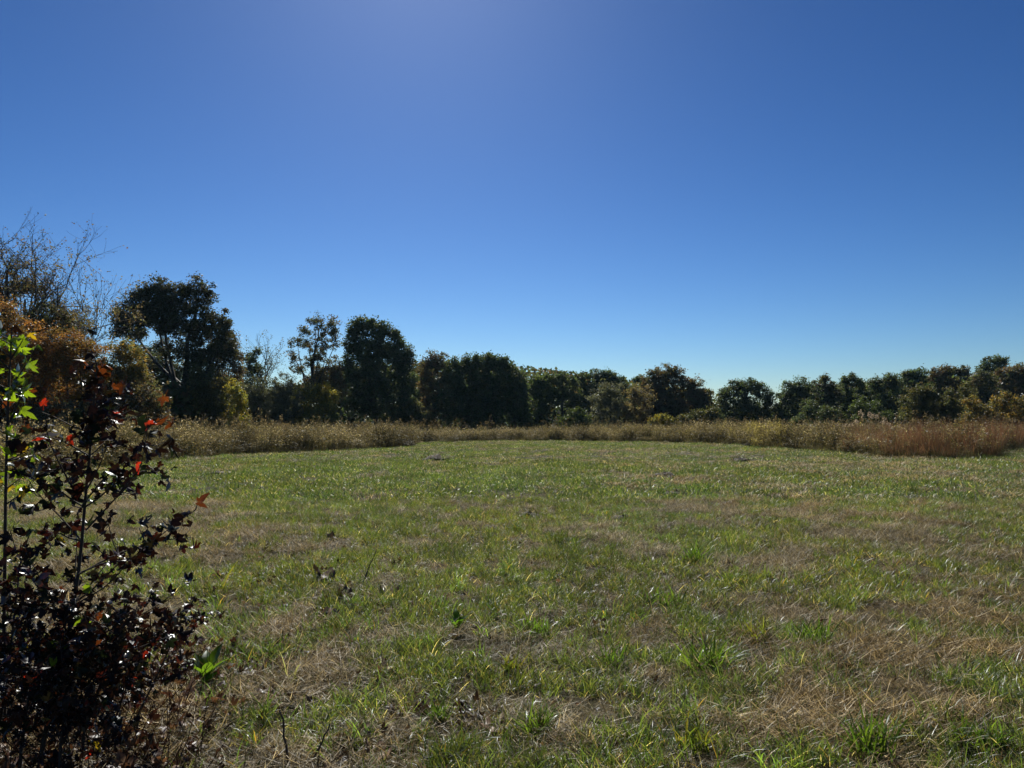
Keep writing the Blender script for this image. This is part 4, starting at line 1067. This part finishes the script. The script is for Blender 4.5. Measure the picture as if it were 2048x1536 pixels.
# clods and little heaps of cut grass
M_CLOD = foliage_mat('cut_grass_heap', trans=.15, gloss=.008, rough=.5, tgain=1.2, twarm=(1.05, 1, .8))
M_EARTH = bark_mat('clod_earth', (.030, .024, .017), 60)
def clod(label, px, py, wpx):
    p = ground(px, py+4); s = wpx/F_PX*p[1]
    o = empty('grass_clod', p); tag(o, label, 'clod', 'clods lying on the mown field')
    # earth core
    nu, nv = 10, 6; Vv = []
    for a in range(nv):
        for q in range(nu):
            th = q*6.283/nu; ph = a/(nv-1)*math.pi*.5
            r = s*.5*(1+.28*math.sin(3*th+px)+.2*rng.normal()*.6)
            Vv.append((r*math.cos(th)*math.cos(ph), r*.8*math.sin(th)*math.cos(ph), s*.20*math.sin(ph)*(1+.2*rng.normal())))
    Qq = [(a*nu+q, a*nu+(q+1) % nu, (a+1)*nu+(q+1) % nu, (a+1)*nu+q) for a in range(nv-1) for q in range(nu)]
    link('earth', build_mesh('earth', np.array(Vv), Qq, M_EARTH), o)
    V, Q, c = blades(70, s*.5, (s*.15, s*.5), max(.006, s*.02), (.3, 1.5), (.1, 1.2), BROWNS+BROWNS+BROWNS+STRAWS, zlift=s*.22)
    link('cut_grass', build_mesh('cut_grass', V, Q, M_CLOD, c), o)
for lb, px, py, w in (('dark clod near the far weeds before the long dark trees', 868, 917, 52), ('flat dark clod below the lone rounded tree on the far grass', 1330, 950, 44),
                      ('dark clod with straw on top in the middle of the field', 1352, 988, 50), ('biggest brown clod with pale straw heap in the middle grass', 1060, 1026, 50),
                      ('low clod in the open straw before the red brown grass', 1478, 921, 40), ('faint low clod in the field beyond the saplings', 438, 946, 40),
                      ('small clod beside the middle strip of straw', 1455, 1006, 30), ('thin dark clod just past the biggest brown clod', 1245, 1037, 44)):
    clod(lb, px, py, w)

# sticks and stalks
def stick(label, pts, r, name='stick', mat=None, cat='stick'):
    P = np.array([at(*q) if len(q) == 3 else ground(*q) for q in pts]); base = P[0].copy()
    P = smooth_path(P, 8); P = P+rng.normal(size=P.shape)*r*.5
    mb = MB(); mb.tube(P-base, np.linspace(r, r*.55, 8), 6, (.2, .15, .1))
    o = link(name, mb.mesh(name, mat or M_STICK, True)); o.location = base
    tag(o, label, cat)
g1 = ground(580, 1545); stick('thin upright stick at the lower picture edge, straight and dark', [(580, 1560, g1[1]), (570, 1480, g1[1]+.03), (560, 1422, g1[1]+.05)], .0075)
g1 = ground(612, 1545); stick('slanting dark stick beside the straight upright one', [(606, 1560, g1[1]), (640, 1490, g1[1]+.05), (662, 1448, g1[1]+.08)], .0065)
g1 = ground(632, 1545); stick('short thin twig between the slanting stick and the crumpled leaf', [(631, 1560, g1[1]), (638, 1500, g1[1]+.02), (641, 1475, g1[1]+.04)], .004)
stick('long thin dark stick lying flat below the long crumpled leaf', [(845, 1516, 3.46), (920, 1511, 3.49), (1010, 1503, 3.52)], .0055)
g1 = ground(727, 1172); stick('dry brown weed stalk leaning in the grass past the curled leaf', [(727, 1170, g1[1]), (738, 1135, g1[1]+.05), (754, 1098, g1[1]+.1)], .007, 'weed_stalk', M_STICK, 'weed stalk')
g1 = ground(724, 1178); stick('second shorter dry stalk touching the leaning brown one', [(724, 1178, g1[1]), (731, 1150, g1[1]), (745, 1120, g1[1]+.05)], .005, 'weed_stalk', M_STICK, 'weed stalk')
stick('pale straw stem lying across the straw patch on the open side', [(1868, 1330, 4.75), (1895, 1352, 4.6), (1912, 1382, 4.4)], .004, 'straw_stem', M_BARK_PALE, 'straw')
stick('pale straw stem lying in grass above the straw patch', [(1600, 1168, 7.2), (1640, 1152, 7.4), (1672, 1138, 7.6)], .005, 'straw_stem', M_BARK_PALE, 'straw')
stick('pale fallen stem at the foot of the red brown grass', [(1790, 905, 36.5), (1800, 911, 35.8), (1812, 917, 35.0)], .03, 'straw_stem', M_BARK_PALE, 'straw')

# pale dead branch lying before the weeds
p = ground(1500, 893); o = empty('dead_branch', p); tag(o, 'pale dead branch lying where mown grass meets the tan weeds', 'branch')
mb = MB()
for q in range(14):
    v = np.array([rng.uniform(-1, 1), rng.uniform(-.3, .3), rng.uniform(.05, .6)]); st = np.array([rng.uniform(-.4, .4), 0, .1])
    mb.tube(np.array([st, st+v*.4+rng.normal(size=3)*.05, st+v*rng.uniform(.6, 1.0)]), [.028, .02, .008], 4)
link('bough', mb.mesh('bough', M_BARK_PALE), o)

# grass tufts and weeds that stand out
GB = [(0.070, 0.125, 0.020), (0.095, 0.145, 0.026), (0.055, 0.100, 0.024)]
GY = [(0.130, 0.150, 0.026), (0.100, 0.130, 0.026), (0.17, 0.15, 0.035), (.06, .09, .02)]
def tuft(label, px, py, wpx, hpx, cols=GB, n=90, bw=.009, lean=(.05, .8), curl=(.2, 1.5)):
    p = ground(px, py); k = p[1]/F_PX
    V, Q, c = blades(n, wpx*k*.33, (hpx*k*.5, hpx*k*1.35), bw, lean, curl, cols, seg=4)
    o = link('grass_tuft', build_mesh('grass_tuft', V, Q, M_TUFT, c)); o.location = p
    tag(o, label, 'grass tuft', 'green tufts standing out of the field')
for a in (('lone bright green tuft between the long pale leaf and the straw', 1075, 1478, 90, 62), ('yellow tipped green tuft at the picture bottom beside tall arching blades', 1390, 1515, 100, 62, GY),
          ('dark green tuft in the middle, in front of the straw hollow', 1228, 1330, 66, 56), ('big thick blade green tuft beside the dark middle tuft', 1415, 1350, 110, 75, GB, 120, .011),
          ('fresh green tuft out in the mid field before the straw strip', 1392, 1122, 66, 42, GB, 110, .011), ('brownish green small tuft behind the lone bright green one', 1020, 1345, 60, 46, GY),
          ('tall arching blade tuft low on the open side', 1745, 1520, 130, 90, GB, 90, .012), ('bright tuft right of the broad leaved weed', 1075, 1270, 110, 50, GB, 110),
          ('tuft of upright blades below the big mid field straw patch', 1510, 1290, 90, 50, GY), ('light green tuft next to the dark cupped leaf', 1630, 1300, 90, 55, GB, 110),
          ('thin tall grass tuft beside the red leaved sprout', 440, 1180, 50, 70, GY, 24, .010), ('white lit grass blade tuft beside the black leaf', 575, 1375, 40, 60, [(.2, .2, .13)], 14, .011),
          ('green tuft beside the rolled brown leaf', 880, 1440, 50, 40), ('wide leafy tuft at the bottom corner of the open side', 1960, 1500, 120, 60, GB, 100, .011),
          ('tall leaning grass tuft in the mid field before the biggest clod', 1320, 1210, 130, 48, GB, 110, .010)):
    a = list(a); a[0] = a[0].replace('right of', 'beyond'); tuft(*a)

def broad_plant(label, px, py, hpx, n, colour, nm):
    p = ground(px, py); k = p[1]/F_PX; h = hpx*k
    mt = foliage_mat('leaf_'+nm, trans=.6, gloss=.03, rough=.4, colour=colour, use_attr=False, var=.25, tgain=1.9, twarm=(1.05, 1.1, .35))
    o = empty('leafy_weed', p); tag(o, label, 'weed')
    mb = MB(); mb.tube(np.array([[0, 0, -.01], [.004, 0, h*.3], [0, .006, h*.75]]), [.004, .003, .0015], 5); link('stem', mb.mesh('stem', mt), o)
    for q in range(n):
        az = q*2.4+rng.uniform(-.3, .3); el = rng.uniform(.95, 1.45); L = h*rng.uniform(.55, .95); wd = L*.30
        t = np.linspace(0, 1, 6); e = el-t*.7
        r = np.cumsum(np.cos(e)*L/6); z = np.cumsum(np.sin(e)*L/6)
        w = wd*np.array([.12, .6, 1, .9, .5, .04])*.5
        cd = np.array([math.cos(az), math.sin(az)]); sd = np.array([-cd[1], cd[0]])
        Vv = []
        for i_ in range(6):
            c = np.array([*(cd*r[i_]), z[i_]]); s_ = np.array([*(sd*w[i_]), w[i_]*.35])
            Vv += [c-s_*np.array([1, 1, -1]), c, c+s_]
        Qq = [(i_*3+a, i_*3+a+1, i_*3+a+4, i_*3+a+3) for i_ in range(5) for a in (0, 1)]
        lo = link('leaf', build_mesh('leaf', np.array(Vv), Qq, mt, smooth=True), o); lo.location = (0, 0, h*rng.uniform(0, .25))
broad_plant('bright green broad leaved weed standing in the straw', 915, 1272, 50, 12, (.060, .115, .018), 'broad')
broad_plant('bright green leafy weed standing at the foot of the saplings', 412, 1385, 90, 13, (.065, .110, .018), 'weed')
